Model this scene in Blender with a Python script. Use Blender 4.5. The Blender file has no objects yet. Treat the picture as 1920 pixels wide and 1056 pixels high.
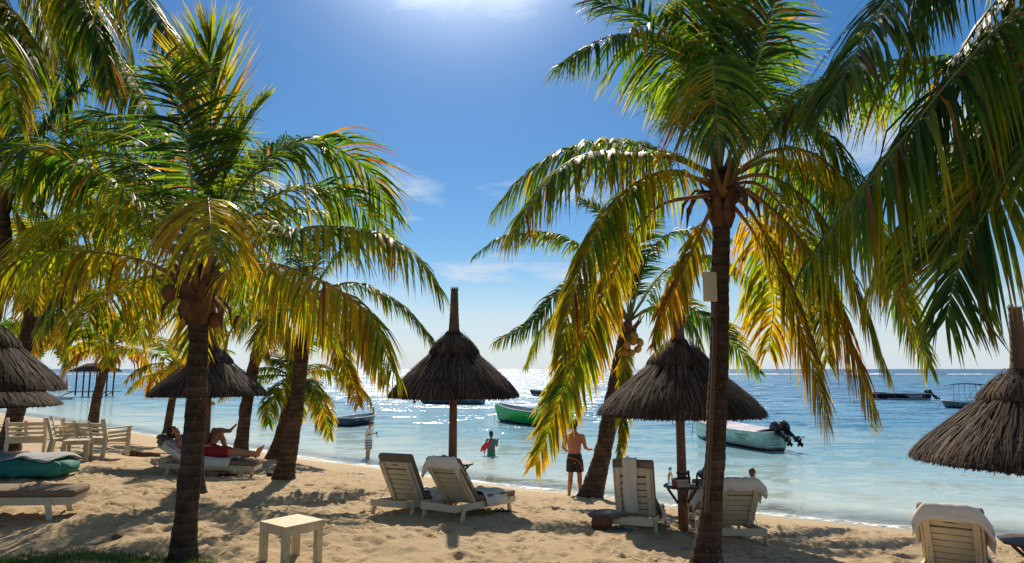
import bpy, bmesh, math, random
import numpy as np
from mathutils import Vector, Matrix, Quaternion

scene = bpy.context.scene
col = scene.collection
R = math.radians

# ------------------------------------------------------------------ camera
FPX = 1280.0                      # focal length in pixels of the 1920 px wide photograph
CAM_Z = 3.3
PITCH = math.atan(164.0 / FPX)
cam_data = bpy.data.cameras.new("camera")
cam_data.sensor_width = 36.0
cam_data.lens = 36.0 * FPX / 1920.0
cam_data.clip_start = 0.05
cam_data.clip_end = 60000.0
cam = bpy.data.objects.new("camera", cam_data)
cam.location = (0, 0, CAM_Z)
cam.rotation_euler = (math.pi / 2 + PITCH, 0, 0)
col.objects.link(cam)
scene.camera = cam

# ------------------------------------------------------------------ light
SUN_EL = 41.0
SUN_AZ = -5.0                     # degrees to the right of +Y (negative: left)
world = bpy.data.worlds.new("World")
scene.world = world
world.use_nodes = True
wn = world.node_tree.nodes
wl = world.node_tree.links
wn.clear()
w_out = wn.new("ShaderNodeOutputWorld")
w_bg = wn.new("ShaderNodeBackground")
w_sky = wn.new("ShaderNodeTexSky")
w_sky.sky_type = 'NISHITA'
w_sky.sun_disc = False
w_sky.sun_elevation = R(SUN_EL)
w_sky.sun_rotation = R(SUN_AZ)
w_sky.altitude = 0
w_sky.air_density = 1.0
w_sky.dust_density = 0.08
w_sky.ozone_density = 3.5
w_bg.inputs["Strength"].default_value = 0.08
w_hsv = wn.new("ShaderNodeHueSaturation")
w_hsv.inputs["Saturation"].default_value = 1.3
w_hsv.inputs["Hue"].default_value = 0.5
w_hsv.inputs["Value"].default_value = 1.0
wl.new(w_sky.outputs["Color"], w_hsv.inputs["Color"])
# thin clouds: noise on the sky direction projected to a flat layer
w_tc = wn.new("ShaderNodeTexCoord")
w_sep = wn.new("ShaderNodeSeparateXYZ")
wl.new(w_tc.outputs["Generated"], w_sep.inputs[0])
def wmath(op, a, b=None, c=None, clamp=False):
    n = wn.new("ShaderNodeMath"); n.operation = op; n.use_clamp = clamp
    for i, v in enumerate((a, b, c)):
        if v is None: continue
        if isinstance(v, (int, float)): n.inputs[i].default_value = v
        else: wl.new(v, n.inputs[i])
    return n.outputs[0]
zz = wmath('ADD', wmath('MAXIMUM', w_sep.outputs[2], 0.0), 0.10)
cx = wmath('DIVIDE', w_sep.outputs[0], zz)
cy = wmath('DIVIDE', w_sep.outputs[1], zz)
w_comb = wn.new("ShaderNodeCombineXYZ")
wl.new(cx, w_comb.inputs[0]); wl.new(cy, w_comb.inputs[1]); w_comb.inputs[2].default_value = 2.9
w_n1 = wn.new("ShaderNodeTexNoise")
w_n1.inputs["Scale"].default_value = 1.15
w_n1.inputs["Detail"].default_value = 9.0
w_n1.inputs["Roughness"].default_value = 0.56
w_n1.inputs["Distortion"].default_value = 0.25
wl.new(w_comb.outputs[0], w_n1.inputs["Vector"])
w_r1 = wn.new("ShaderNodeValToRGB")
w_r1.color_ramp.elements[0].position = 0.53
w_r1.color_ramp.elements[1].position = 0.68
wl.new(w_n1.outputs["Fac"], w_r1.inputs[0])
# low veil of streaky cirrus close to the horizon
w_map = wn.new("ShaderNodeMapping")
w_map.inputs["Scale"].default_value = (2.2, 2.2, 15.0)
wl.new(w_tc.outputs["Generated"], w_map.inputs[0])
w_n2 = wn.new("ShaderNodeTexNoise")
w_n2.inputs["Scale"].default_value = 1.6
w_n2.inputs["Detail"].default_value = 7.0
w_n2.inputs["Roughness"].default_value = 0.5
w_n2.inputs["Distortion"].default_value = 0.6
wl.new(w_map.outputs[0], w_n2.inputs["Vector"])
w_r2 = wn.new("ShaderNodeValToRGB")
w_r2.color_ramp.elements[0].position = 0.40
w_r2.color_ramp.elements[1].position = 0.66
wl.new(w_n2.outputs["Fac"], w_r2.inputs[0])
low = wn.new("ShaderNodeMapRange"); low.interpolation_type = 'SMOOTHSTEP'
low.inputs["From Min"].default_value = 0.165; low.inputs["From Max"].default_value = 0.04
low.inputs["To Min"].default_value = 0.0; low.inputs["To Max"].default_value = 0.9
wl.new(w_sep.outputs[2], low.inputs["Value"])
veil = wmath('MULTIPLY', w_r2.outputs["Color"], low.outputs[0])
cloud = wmath('MULTIPLY', w_r1.outputs["Color"], 0.85)
haze_low = wn.new("ShaderNodeMapRange"); haze_low.interpolation_type = 'SMOOTHSTEP'
haze_low.inputs["From Min"].default_value = 0.17; haze_low.inputs["From Max"].default_value = -0.02
haze_low.inputs["To Max"].default_value = 0.85
wl.new(w_sep.outputs[2], haze_low.inputs["Value"])
cfac = wmath('MAXIMUM', wmath('MAXIMUM', veil, cloud), haze_low.outputs[0], clamp=True)
w_mix = wn.new("ShaderNodeMix"); w_mix.data_type = 'RGBA'
wl.new(cfac, w_mix.inputs["Factor"])
wl.new(w_hsv.outputs["Color"], w_mix.inputs["A"])
w_mix.inputs["B"].default_value = (7.4, 8.4, 9.6, 1)
# aureole: bright forward scattering around the sun, the same all round it
_sd = (math.sin(R(SUN_AZ)) * math.cos(R(SUN_EL)), math.cos(R(SUN_AZ)) * math.cos(R(SUN_EL)), math.sin(R(SUN_EL)))
w_dot = wn.new("ShaderNodeVectorMath"); w_dot.operation = 'DOT_PRODUCT'
wl.new(w_tc.outputs["Generated"], w_dot.inputs[0]); w_dot.inputs[1].default_value = _sd
dpos = wmath('MAXIMUM', w_dot.outputs["Value"], 0.0)
aur = wmath('ADD', wmath('MULTIPLY', wmath('POWER', dpos, 90.0), 34.0), wmath('MULTIPLY', wmath('POWER', dpos, 12.0), 0.8))
w_add = wn.new("ShaderNodeMix"); w_add.data_type = 'RGBA'; w_add.blend_type = 'ADD'; w_add.clamp_result = False
w_add.inputs["Factor"].default_value = 1.0
w_aur = wn.new("ShaderNodeVectorMath"); w_aur.operation = 'SCALE'; w_aur.inputs[0].default_value = (0.93, 0.97, 1.0)
wl.new(aur, w_aur.inputs["Scale"])
wl.new(w_mix.outputs["Result"], w_add.inputs["A"]); wl.new(w_aur.outputs[0], w_add.inputs["B"])
wl.new(w_add.outputs["Result"], w_bg.inputs["Color"])
wl.new(w_bg.outputs[0], w_out.inputs["Surface"])

sun_dir = Vector((math.sin(R(SUN_AZ)) * math.cos(R(SUN_EL)), math.cos(R(SUN_AZ)) * math.cos(R(SUN_EL)), math.sin(R(SUN_EL))))
sun_data = bpy.data.lights.new("sun", 'SUN')
sun_data.energy = 5.0
sun_data.angle = R(0.53)
sun_data.color = (1.0, 0.89, 0.72)
sun = bpy.data.objects.new("sun", sun_data)
sun.rotation_euler = sun_dir.to_track_quat('Z', 'Y').to_euler()
sun.location = (0, 0, 40)
col.objects.link(sun)

scene.view_settings.view_transform = 'Standard'
scene.view_settings.look = 'None'
scene.view_settings.exposure = 0.15
scene.view_settings.gamma = 1.0
scene.view_settings.use_curve_mapping = False
scene.cycles.max_bounces = 7
scene.cycles.diffuse_bounces = 3
scene.cycles.glossy_bounces = 3
scene.cycles.transmission_bounces = 5
scene.cycles.transparent_max_bounces = 12
scene.cycles.caustics_reflective = False
scene.cycles.caustics_refractive = False
scene.cycles.sample_clamp_indirect = 6.0
scene.cycles.use_denoising = True

# ------------------------------------------------------------------ helpers
def P(px, py, Y):
    """world point that stands at depth Y behind photograph pixel (px, py)"""
    x = (px - 960.0) / FPX; y = (528.0 - py) / FPX
    d = Vector((x, math.cos(PITCH) - y * math.sin(PITCH), math.sin(PITCH) + y * math.cos(PITCH)))
    d *= Y / d.y
    return Vector((d.x, d.y, d.z + CAM_Z))

def shore_y(x):
    return 20.0 - (0.85 if x < 0 else 0.6) * x

_S = [-400, -80, -30, -10, -4, 0, 2.5, 5.6, 7.4, 8.7, 10.8, 13, 20, 60]
_Z = [-6, -4.0, -2.2, -0.95, -0.42, -0.03, 0.24, 0.62, 0.85, 0.97, 1.14, 1.32, 1.45, 1.6]
def gz_np(x, y):
    s = (20.0 - np.where(x < 0, 0.85, 0.6) * x) - y
    z = np.interp(s, _S, _Z)
    z = z + 0.05 * np.sin(x * 0.9 + 1.3) * np.sin(y * 0.7 + 0.4) * np.clip(s / 6, 0, 1)
    return z
def gz(x, y):
    return float(gz_np(np.array([x * 1.0]), np.array([y * 1.0]))[0])

def tag(o, label=None, cat=None, group=None, kind=None):
    if label: o["label"] = label
    if cat: o["category"] = cat
    if group: o["group"] = group
    if kind: o["kind"] = kind
    return o

def empty(name, loc, rz=0.0, label=None, cat=None, group=None, scale=1.0):
    o = bpy.data.objects.new(name, None)
    o.location = loc; o.rotation_euler = (0, 0, rz); o.scale = (scale,) * 3
    o.empty_display_size = 0.2
    col.objects.link(o)
    tag(o, label, cat, group)
    return o

class MB:
    def __init__(s):
        s.v = []; s.f = []; s.m = []; s.cur = 0
    def quad(s, a, b, c, d):
        n = len(s.v); s.v += [tuple(a), tuple(b), tuple(c), tuple(d)]; s.f.append((n, n + 1, n + 2, n + 3)); s.m.append(s.cur)
    def box(s, c, d, rot=None, bevel=0.0, taper=1.0):
        c = Vector(c); hx, hy, hz = d[0] / 2, d[1] / 2, d[2] / 2
        n = len(s.v)
        if bevel <= 0:
            pts = [Vector((x * hx, y * hy, z * hz)) for z in (-1, 1) for y in (-1, 1) for x in (-1, 1)]
            fs = [(0, 2, 3, 1), (4, 5, 7, 6), (0, 1, 5, 4), (2, 6, 7, 3), (0, 4, 6, 2), (1, 3, 7, 5)]
        else:
            bm = bmesh.new(); bmesh.ops.create_cube(bm, size=1.0)
            for v in bm.verts: v.co = Vector((v.co.x * d[0], v.co.y * d[1], v.co.z * d[2]))
            bmesh.ops.bevel(bm, geom=list(bm.edges), offset=bevel, segments=2, affect='EDGES', profile=0.6)
            bm.verts.index_update()
            pts = [v.co.copy() for v in bm.verts]; fs = [tuple(v.index for v in f.verts) for f in bm.faces]; bm.free()
        for p in pts:
            if rot is not None: p = rot @ p
            s.v.append(tuple(c + p))
        for f in fs: s.f.append(tuple(n + i for i in f)); s.m.append(s.cur)
        return s
    def bar(s, a, b, w, h, up=(0, 0, 1), bevel=0.0):
        a = Vector(a); b = Vector(b); d = b - a; L = d.length; d.normalize()
        u = Vector(up); x = d.cross(u)
        if x.length < 1e-4: x = d.cross(Vector((1, 0, 0)))
        x.normalize(); u = x.cross(d)
        rot = Matrix((x, d, u)).transposed()
        return s.box((a + b) / 2, (w, L, h), rot, bevel)
    def tube(s, pts, rad, n=10, cap=True, ell=None, refx=None):
        pts = [Vector(p) for p in pts]
        if isinstance(rad, (int, float)): rad = [rad] * len(pts)
        base = len(s.v); prev = None
        for i, p in enumerate(pts):
            t = (pts[min(i + 1, len(pts) - 1)] - pts[max(i - 1, 0)])
            if t.length < 1e-9: t = Vector((0, 0, 1))
            t.normalize()
            if prev is None:
                r = Vector(refx) if refx is not None else (Vector((1, 0, 0)) if abs(t.x) < 0.9 else Vector((0, 1, 0)))
            else: r = prev
            x = (r - t * r.dot(t)).normalized(); y = t.cross(x); prev = x
            e = ell[i] if ell else 1.0
            for k in range(n):
                a = 2 * math.pi * k / n
                s.v.append(tuple(p + x * (math.cos(a) * rad[i]) + y * (math.sin(a) * rad[i] * e)))
        for i in range(len(pts) - 1):
            for k in range(n):
                k2 = (k + 1) % n
                s.f.append((base + i * n + k, base + i * n + k2, base + (i + 1) * n + k2, base + (i + 1) * n + k)); s.m.append(s.cur)
        if cap:
            s.f.append(tuple(base + k for k in reversed(range(n)))); s.m.append(s.cur)
            e = base + (len(pts) - 1) * n
            s.f.append(tuple(e + k for k in range(n))); s.m.append(s.cur)
        return s
    def lathe(s, prof, n=32, c=(0, 0, 0), cap0=False, cap1=False):
        base = len(s.v); c = Vector(c)
        for r, z in prof:
            for k in range(n):
                a = 2 * math.pi * k / n
                s.v.append((c.x + r * math.cos(a), c.y + r * math.sin(a), c.z + z))
        for i in range(len(prof) - 1):
            for k in range(n):
                k2 = (k + 1) % n
                s.f.append((base + i * n + k, base + i * n + k2, base + (i + 1) * n + k2, base + (i + 1) * n + k)); s.m.append(s.cur)
        if cap0: s.f.append(tuple(base + k for k in reversed(range(n)))); s.m.append(s.cur)
        if cap1:
            e = base + (len(prof) - 1) * n
            s.f.append(tuple(e + k for k in range(n))); s.m.append(s.cur)
        return s
    def ball(s, c, r, n=12, m=8, sc=(1, 1, 1), rot=None):
        c = Vector(c); base = len(s.v)
        for i in range(m + 1):
            th = math.pi * i / m
            for k in range(n):
                a = 2 * math.pi * k / n
                p = Vector((math.sin(th) * math.cos(a) * r * sc[0], math.sin(th) * math.sin(a) * r * sc[1], math.cos(th) * r * sc[2]))
                if rot is not None: p = rot @ p
                s.v.append(tuple(c + p))
        for i in range(m):
            for k in range(n):
                k2 = (k + 1) % n
                s.f.append((base + (i + 1) * n + k, base + (i + 1) * n + k2, base + i * n + k2, base + i * n + k)); s.m.append(s.cur)
        return s
    def cap(s, a, b, ra, rb, n=10):
        """capsule with hemispherical ends"""
        a = Vector(a); b = Vector(b); d = (b - a)
        L = d.length; d = d / L if L > 1e-6 else Vector((0, 0, 1))
        pts = []; rr = []
        for q in (80, 60, 35, 0):
            pts.append(a - d * ra * math.sin(R(q))); rr.append(max(ra * math.cos(R(q)), 1e-4))
        for q in (0, 35, 60, 80):
            pts.append(b + d * rb * math.sin(R(q))); rr.append(max(rb * math.cos(R(q)), 1e-4))
        return s.tube(pts, rr, n)
    def grid(s, rows):
        base = len(s.v); m = len(rows[0])
        for r in rows:
            for p in r: s.v.append(tuple(p))
        for i in range(len(rows) - 1):
            for k in range(m - 1):
                s.f.append((base + i * m + k, base + i * m + k + 1, base + (i + 1) * m + k + 1, base + (i + 1) * m + k)); s.m.append(s.cur)
        return s
    def build(s, name, mat, parent=None, smooth=False, kind=None, label=None):
        me = bpy.data.meshes.new(name)
        me.from_pydata(s.v, [], s.f)
        mats = mat if isinstance(mat, (list, tuple)) else [mat]
        for m in mats: me.materials.append(m)
        if len(mats) > 1: me.polygons.foreach_set("material_index", s.m)
        if smooth: me.polygons.foreach_set("use_smooth", [True] * len(me.polygons))
        me.update()
        o = bpy.data.objects.new(name, me)
        col.objects.link(o)
        if parent is not None: o.parent = parent
        if kind: o["kind"] = kind
        if label: o["label"] = label
        return o

def new_mesh_obj(name, v, f, mat, parent=None, smooth=False):
    me = bpy.data.meshes.new(name)
    v = np.asarray(v, np.float32); f = np.asarray(f, np.int32)
    me.vertices.add(len(v)); me.vertices.foreach_set("co", v.ravel())
    k = f.shape[1]
    me.loops.add(f.size); me.loops.foreach_set("vertex_index", f.ravel())
    me.polygons.add(len(f)); me.polygons.foreach_set("loop_start", np.arange(0, f.size, k, dtype=np.int32))
    if smooth: me.polygons.foreach_set("use_smooth", np.ones(len(f), bool))
    me.materials.append(mat)
    me.update(calc_edges=True)
    o = bpy.data.objects.new(name, me); col.objects.link(o)
    if parent is not None: o.parent = parent
    return o

# value noise for mesh relief
def vnoise(x, y, seed=0):
    rs = np.random.RandomState(seed); T = rs.rand(256, 256)
    xi = np.floor(x).astype(int); yi = np.floor(y).astype(int)
    fx = x - xi; fy = y - yi
    fx = fx * fx * (3 - 2 * fx); fy = fy * fy * (3 - 2 * fy)
    a = T[xi % 256, yi % 256]; b = T[(xi + 1) % 256, yi % 256]; c = T[xi % 256, (yi + 1) % 256]; d = T[(xi + 1) % 256, (yi + 1) % 256]
    return (a * (1 - fx) + b * fx) * (1 - fy) + (c * (1 - fx) + d * fx) * fy - 0.5

# ------------------------------------------------------------------ materials
class NT:
    def __init__(s, name):
        s.mat = bpy.data.materials.new(name); s.mat.use_nodes = True
        s.n = s.mat.node_tree.nodes; s.l = s.mat.node_tree.links; s.n.clear()
        s.out = s.n.new("ShaderNodeOutputMaterial")
    def node(s, t, **kw):
        n = s.n.new(t)
        for k, v in kw.items(): setattr(n, k, v)
        return n
    def put(s, n, key, v):
        if isinstance(v, bpy.types.NodeSocket): s.l.new(v, n.inputs[key])
        elif v is not None: n.inputs[key].default_value = v
    def math(s, op, a, b=None, c=None, clamp=False):
        n = s.node("ShaderNodeMath", operation=op, use_clamp=clamp)
        for i, v in enumerate((a, b, c)):
            if v is not None: s.put(n, i, v)
        return n.outputs[0]
    def noise(s, scale, detail=4, rough=0.55, vec=None, dist=0.0):
        n = s.node("ShaderNodeTexNoise")
        s.put(n, "Scale", scale); s.put(n, "Detail", detail); s.put(n, "Roughness", rough); s.put(n, "Distortion", dist)
        if vec is not None: s.l.new(vec, n.inputs["Vector"])
        return n.outputs["Fac"]
    def ramp(s, fac, stops):
        n = s.node("ShaderNodeValToRGB"); s.l.new(fac, n.inputs[0])
        e = n.color_ramp.elements
        while len(e) < len(stops): e.new(0.5)
        for i, (p, c) in enumerate(stops):
            e[i].position = p; e[i].color = (c[0], c[1], c[2], 1) if isinstance(c, (tuple, list)) else (c, c, c, 1)
        return n.outputs["Color"]
    def mixc(s, fac, a, b, blend='MIX'):
        n = s.node("ShaderNodeMix", data_type='RGBA', blend_type=blend)
        s.put(n, "Factor", fac)
        for k, v in (("A", a), ("B", b)):
            if isinstance(v, (tuple, list)): v = (v[0], v[1], v[2], 1)
            s.put(n, k, v)
        return n.outputs["Result"]
    def mapping(s, vec, scale=(1, 1, 1), rot=(0, 0, 0), loc=(0, 0, 0)):
        n = s.node("ShaderNodeMapping"); s.l.new(vec, n.inputs[0])
        n.inputs["Scale"].default_value = scale; n.inputs["Rotation"].default_value = rot; n.inputs["Location"].default_value = loc
        return n.outputs[0]
    def obj(s): return s.node("ShaderNodeTexCoord").outputs["Object"]
    def pos(s): return s.node("ShaderNodeNewGeometry").outputs["Position"]
    def bump(s, h, strength=0.5, dist=0.01, normal=None):
        n = s.node("ShaderNodeBump"); s.put(n, "Strength", strength); s.put(n, "Distance", dist); s.put(n, "Height", h)
        if normal is not None: s.l.new(normal, n.inputs["Normal"])
        return n.outputs[0]
    def bsdf(s, color, rough=0.6, normal=None, metallic=0.0, spec=0.4, **kw):
        n = s.node("ShaderNodeBsdfPrincipled")
        if isinstance(color, (tuple, list)): color = (color[0], color[1], color[2], 1)
        s.put(n, "Base Color", color); s.put(n, "Roughness", rough); s.put(n, "Metallic", metallic)
        s.put(n, "Specular IOR Level", spec)
        if normal is not None: s.l.new(normal, n.inputs["Normal"])
        for k, v in kw.items(): s.put(n, k.replace("_", " "), v)
        return n.outputs[0]
    def done(s, sh):
        s.l.new(sh, s.out.inputs["Surface"]); return s.mat

def simple(name, c, rough=0.55, var=0.25, scale=8.0, bump=0.3, bdist=0.004, bscale=60.0, metallic=0.0, spec=0.4, stretch=(1, 1, 1)):
    t = NT(name); v = t.mapping(t.obj(), stretch)
    n = t.noise(scale, 5, 0.6, v)
    lo = tuple(x * (1 - var) for x in c); hi = tuple(min(1, x * (1 + var * 0.7)) for x in c)
    cc = t.ramp(n, [(0.3, lo), (0.7, hi)])
    b = t.bump(t.noise(bscale, 4, 0.6, v), bump, bdist) if bump else None
    return t.done(t.bsdf(cc, rough, b, metallic, spec))
M = {}
# dry coral sand, darker and smoother where the water wets it
def make_sand():
    t = NT("sand"); p = t.pos()
    big = t.noise(0.55, 5, 0.6, p); mid = t.noise(6.0, 6, 0.65, p); fine = t.noise(160.0, 3, 0.7, p)
    c = t.mixc(big, (0.455, 0.325, 0.188), (0.645, 0.48, 0.295))
    c = t.mixc(t.math('MULTIPLY', mid, 0.55), c, (0.55, 0.405, 0.245))
    speck = t.ramp(fine, [(0.34, 0.45), (0.5, 1.0), (0.72, 1.25)])
    c = t.mixc(0.8, c, speck, 'MULTIPLY')
    sep = t.node("ShaderNodeSeparateXYZ"); t.l.new(p, sep.inputs[0])
    z = t.math('ADD', sep.outputs[2], t.math('MULTIPLY', t.math('SUBTRACT', big, 0.5), 0.12))
    wet = t.node("ShaderNodeMapRange"); t.put(wet, "Value", z); t.put(wet, "From Min", 0.16); t.put(wet, "From Max", 0.05)
    under = t.node("ShaderNodeMapRange"); t.put(under, "Value", z); t.put(under, "From Min", 0.035); t.put(under, "From Max", -0.05)
    c = t.mixc(wet.outputs[0], c, (0.44, 0.34, 0.21))
    c = t.mixc(under.outputs[0], c, (0.78, 0.72, 0.56))
    rough = t.math('SUBTRACT', 0.92, t.math('MULTIPLY', wet.outputs[0], 0.5))
    n1 = t.bump(t.noise(24.0, 6, 0.7, p), 0.8, 0.045)
    n2 = t.bump(fine, 0.5, 0.006, n1)
    return t.done(t.bsdf(c, rough, n2, 0, 0.25))
M['sand'] = make_sand()

def make_water():
    t = NT("sea_water"); p = t.pos()
    sep = t.node("ShaderNodeSeparateXYZ"); t.l.new(p, sep.inputs[0])
    X, Y = sep.outputs[0], sep.outputs[1]
    d = t.math('ADD', t.math('SUBTRACT', Y, 20.0), t.math('ADD', t.math('MULTIPLY', X, 0.6), t.math('MULTIPLY', t.math('MINIMUM', X, 0.0), 0.25)))
    patch = t.noise(0.035, 4, 0.55, t.mapping(p, (1, 0.55, 1)))
    d2 = t.math('ADD', d, t.math('MULTIPLY', t.math('MULTIPLY', t.math('SUBTRACT', patch, 0.5), 1.1), t.math('MAXIMUM', t.math('MULTIPLY', d, 0.8), 0.0)))
    f = t.math('POWER', t.math('DIVIDE', t.math('MAXIMUM', d2, 0.0), 420.0, clamp=True), 0.5)
    body = t.ramp(f, [(0.0, (0.66, 0.66, 0.53)), (0.09, (0.50, 0.60, 0.54)), (0.19, (0.23, 0.43, 0.50)),
                      (0.29, (0.07, 0.255, 0.42)), (0.55, (0.05, 0.205, 0.38)), (0.93, (0.05, 0.22, 0.36)), (1.0, (0.03, 0.14, 0.28))])
    # ripples: slopes taken straight from a broad spectrum of noise, wind waves running ashore
    v1 = t.mapping(p, (0.5, 1.0, 1), (0, 0, R(12)))
    def slope(scale, detail, rough, vec):
        n = t.node("ShaderNodeTexNoise"); t.put(n, "Scale", scale); t.put(n, "Detail", detail); t.put(n, "Roughness", rough); t.put(n, "Distortion", 0.35); t.l.new(vec, n.inputs["Vector"])
        q = t.node("ShaderNodeVectorMath", operation='SUBTRACT'); t.l.new(n.outputs["Color"], q.inputs[0]); q.inputs[1].default_value = (.5, .5, .5); return q.outputs[0]
    def scale(v, k):
        q = t.node("ShaderNodeVectorMath", operation='SCALE'); t.l.new(v, q.inputs[0]); t.put(q, "Scale", k); return q.outputs[0]
    def add(a_, b_):
        q = t.node("ShaderNodeVectorMath", operation='ADD'); t.l.new(a_, q.inputs[0]); t.l.new(b_, q.inputs[1]); return q.outputs[0]
    calm = t.node("ShaderNodeMapRange"); t.put(calm, "Value", d); t.put(calm, "From Min", 4.0); t.put(calm, "From Max", 55.0); t.put(calm, "To Min", 0.75); t.put(calm, "To Max", 4.3)
    gust = t.node("ShaderNodeMapRange"); t.put(gust, "Value", t.noise(0.05, 3, 0.5, t.mapping(p, (0.5, 1.6, 1)))); t.put(gust, "From Min", 0.3); t.put(gust, "From Max", 0.7); t.put(gust, "To Min", 0.65); t.put(gust, "To Max", 1.25)
    sl = scale(add(scale(slope(0.55, 4, 0.62, v1), 0.85), scale(slope(5.0, 3, 0.6, v1), 0.55)), t.math('MULTIPLY', calm.outputs[0], gust.outputs[0]))
    flat = t.node("ShaderNodeVectorMath", operation='MULTIPLY'); t.l.new(sl, flat.inputs[0]); flat.inputs[1].default_value = (0.75, 1.0, 0.0)
    nrm_ = t.node("ShaderNodeVectorMath", operation='ADD'); t.l.new(flat.outputs[0], nrm_.inputs[0]); nrm_.inputs[1].default_value = (0, 0, 1)
    nn_ = t.node("ShaderNodeVectorMath", operation='NORMALIZE'); t.l.new(nrm_.outputs[0], nn_.inputs[0]); nrm = nn_.outputs[0]
    al = t.node("ShaderNodeMapRange", interpolation_type='SMOOTHSTEP'); t.put(al, "Value", d); t.put(al, "From Min", -0.3); t.put(al, "From Max", 2.4); t.put(al, "To Min", 0.12); t.put(al, "To Max", 0.97)
    dif = t.node("ShaderNodeBsdfDiffuse"); t.l.new(body, dif.inputs["Color"]); t.l.new(nrm, dif.inputs["Normal"])
    tr = t.node("ShaderNodeBsdfTransparent"); tr.inputs[0].default_value = (0.95, 0.99, 0.98, 1)
    m1 = t.node("ShaderNodeMixShader"); t.l.new(al.outputs[0], m1.inputs[0]); t.l.new(tr.outputs[0], m1.inputs[1]); t.l.new(dif.outputs[0], m1.inputs[2])
    gl = t.node("ShaderNodeBsdfGlossy"); rg_ = t.node("ShaderNodeMapRange"); t.put(rg_, "Value", d); t.put(rg_, "From Min", 8.0); t.put(rg_, "From Max", 60.0); t.put(rg_, "To Min", 0.07); t.put(rg_, "To Max", 0.24); t.l.new(rg_.outputs[0], gl.inputs["Roughness"]); t.l.new(nrm, gl.inputs["Normal"])
    fr = t.node("ShaderNodeFresnel"); fr.inputs["IOR"].default_value = 1.33; t.l.new(nrm, fr.inputs["Normal"])
    m2 = t.node("ShaderNodeMixShader"); t.l.new(t.math('MINIMUM', t.math('MULTIPLY', fr.outputs[0], 0.85), 0.5), m2.inputs[0]); t.l.new(m1.outputs[0], m2.inputs[1]); t.l.new(gl.outputs[0], m2.inputs[2])
    return t.done(m2.outputs[0])
M['water'] = make_water()

def make_foam():
    t = NT("foam"); p = t.pos()
    n = t.noise(7.0, 6, 0.7, p); n2 = t.noise(1.3, 3, 0.5, p)
    a = t.ramp(t.math('ADD', t.math('MULTIPLY', n, 0.7), t.math('MULTIPLY', n2, 0.4)), [(0.50, 0.0), (0.62, 0.9)])
    dif = t.bsdf((0.82, 0.85, 0.84), 0.6, t.bump(n, 0.6, 0.02))
    tr = t.node("ShaderNodeBsdfTransparent")
    m = t.node("ShaderNodeMixShader"); t.l.new(a, m.inputs[0]); t.l.new(tr.outputs[0], m.inputs[1]); t.l.new(dif, m.inputs[2])
    return t.done(m.outputs[0])
M['foam'] = make_foam()
M['surf'] = simple("surf", (0.85, 0.88, 0.90), 0.7, 0.1, 1.0, 0.5, 0.1, 3.0)
M['grass_soil'] = simple("grass_soil", (0.045, 0.065, 0.016), 0.9, 0.4, 6, 0.5, 0.01, 50)

# ---- terrain: sand beach running down under the lagoon
def axis(segments):
    out = [segments[0][0]]
    for a, b, st in segments:
        n = max(1, int(round((b - a) / st)))
        out += list(np.linspace(a, b, n + 1)[1:])
    return np.array(out)
XA = axis([(-420, -60, 30), (-60, -26, 2.0), (-26, -9, 0.16), (-9, 8, 0.042), (8, 14, 0.12), (14, 60, 2), (60, 420, 30)])
YA = axis([(-60, 0, 5), (0, 5, 0.4), (5, 13.5, 0.042), (13.5, 22, 0.1), (22, 48, 0.4), (48, 120, 4), (120, 520, 40)])
gx, gy = np.meshgrid(XA, YA)
gzv = gz_np(gx, gy)
sdist = (20.0 - np.where(gx < 0, 0.85, 0.6) * gx) - gy
dry = np.clip((sdist - 1.2) / 2.5, 0, 1)
gzv += dry * (0.10 * vnoise(gx * 0.8, gy * 0.8, 1) + 0.045 * vnoise(gx * 3.1, gy * 3.1, 2) + 0.022 * vnoise(gx * 8, gy * 8, 3) + 0.012 * vnoise(gx * 17, gy * 17, 4))
gzv += (1 - dry) * 0.06 * vnoise(gx * 0.6, gy * 0.6, 8)
# footprints and scuffs
rs = np.random.RandomState(5)
def stamp(x, y, ang, ln, wd, dep):
    i0, i1 = np.searchsorted(XA, [x - 0.4, x + 0.4]); j0, j1 = np.searchsorted(YA, [y - 0.4, y + 0.4])
    if i1 - i0 < 3 or j1 - j0 < 3: return
    sx = gx[j0:j1, i0:i1] - x; sy = gy[j0:j1, i0:i1] - y
    u = sx * math.cos(ang) + sy * math.sin(ang); w = -sx * math.sin(ang) + sy * math.cos(ang)
    q = (u / ln) ** 2 + (w / wd) ** 2
    gzv[j0:j1, i0:i1] += (-dep * np.exp(-q * 1.4) + dep * 0.55 * np.exp(-((np.sqrt(q) - 1.5) ** 2) * 5)) * dry[j0:j1, i0:i1]
for _ in range(4600):
    x = rs.uniform(-9, 8.5); y = rs.uniform(5, 18)
    stamp(x, y, rs.uniform(0, 6.28), rs.uniform(0.06, 0.15), rs.uniform(0.04, 0.075), rs.uniform(0.01, 0.048))
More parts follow.
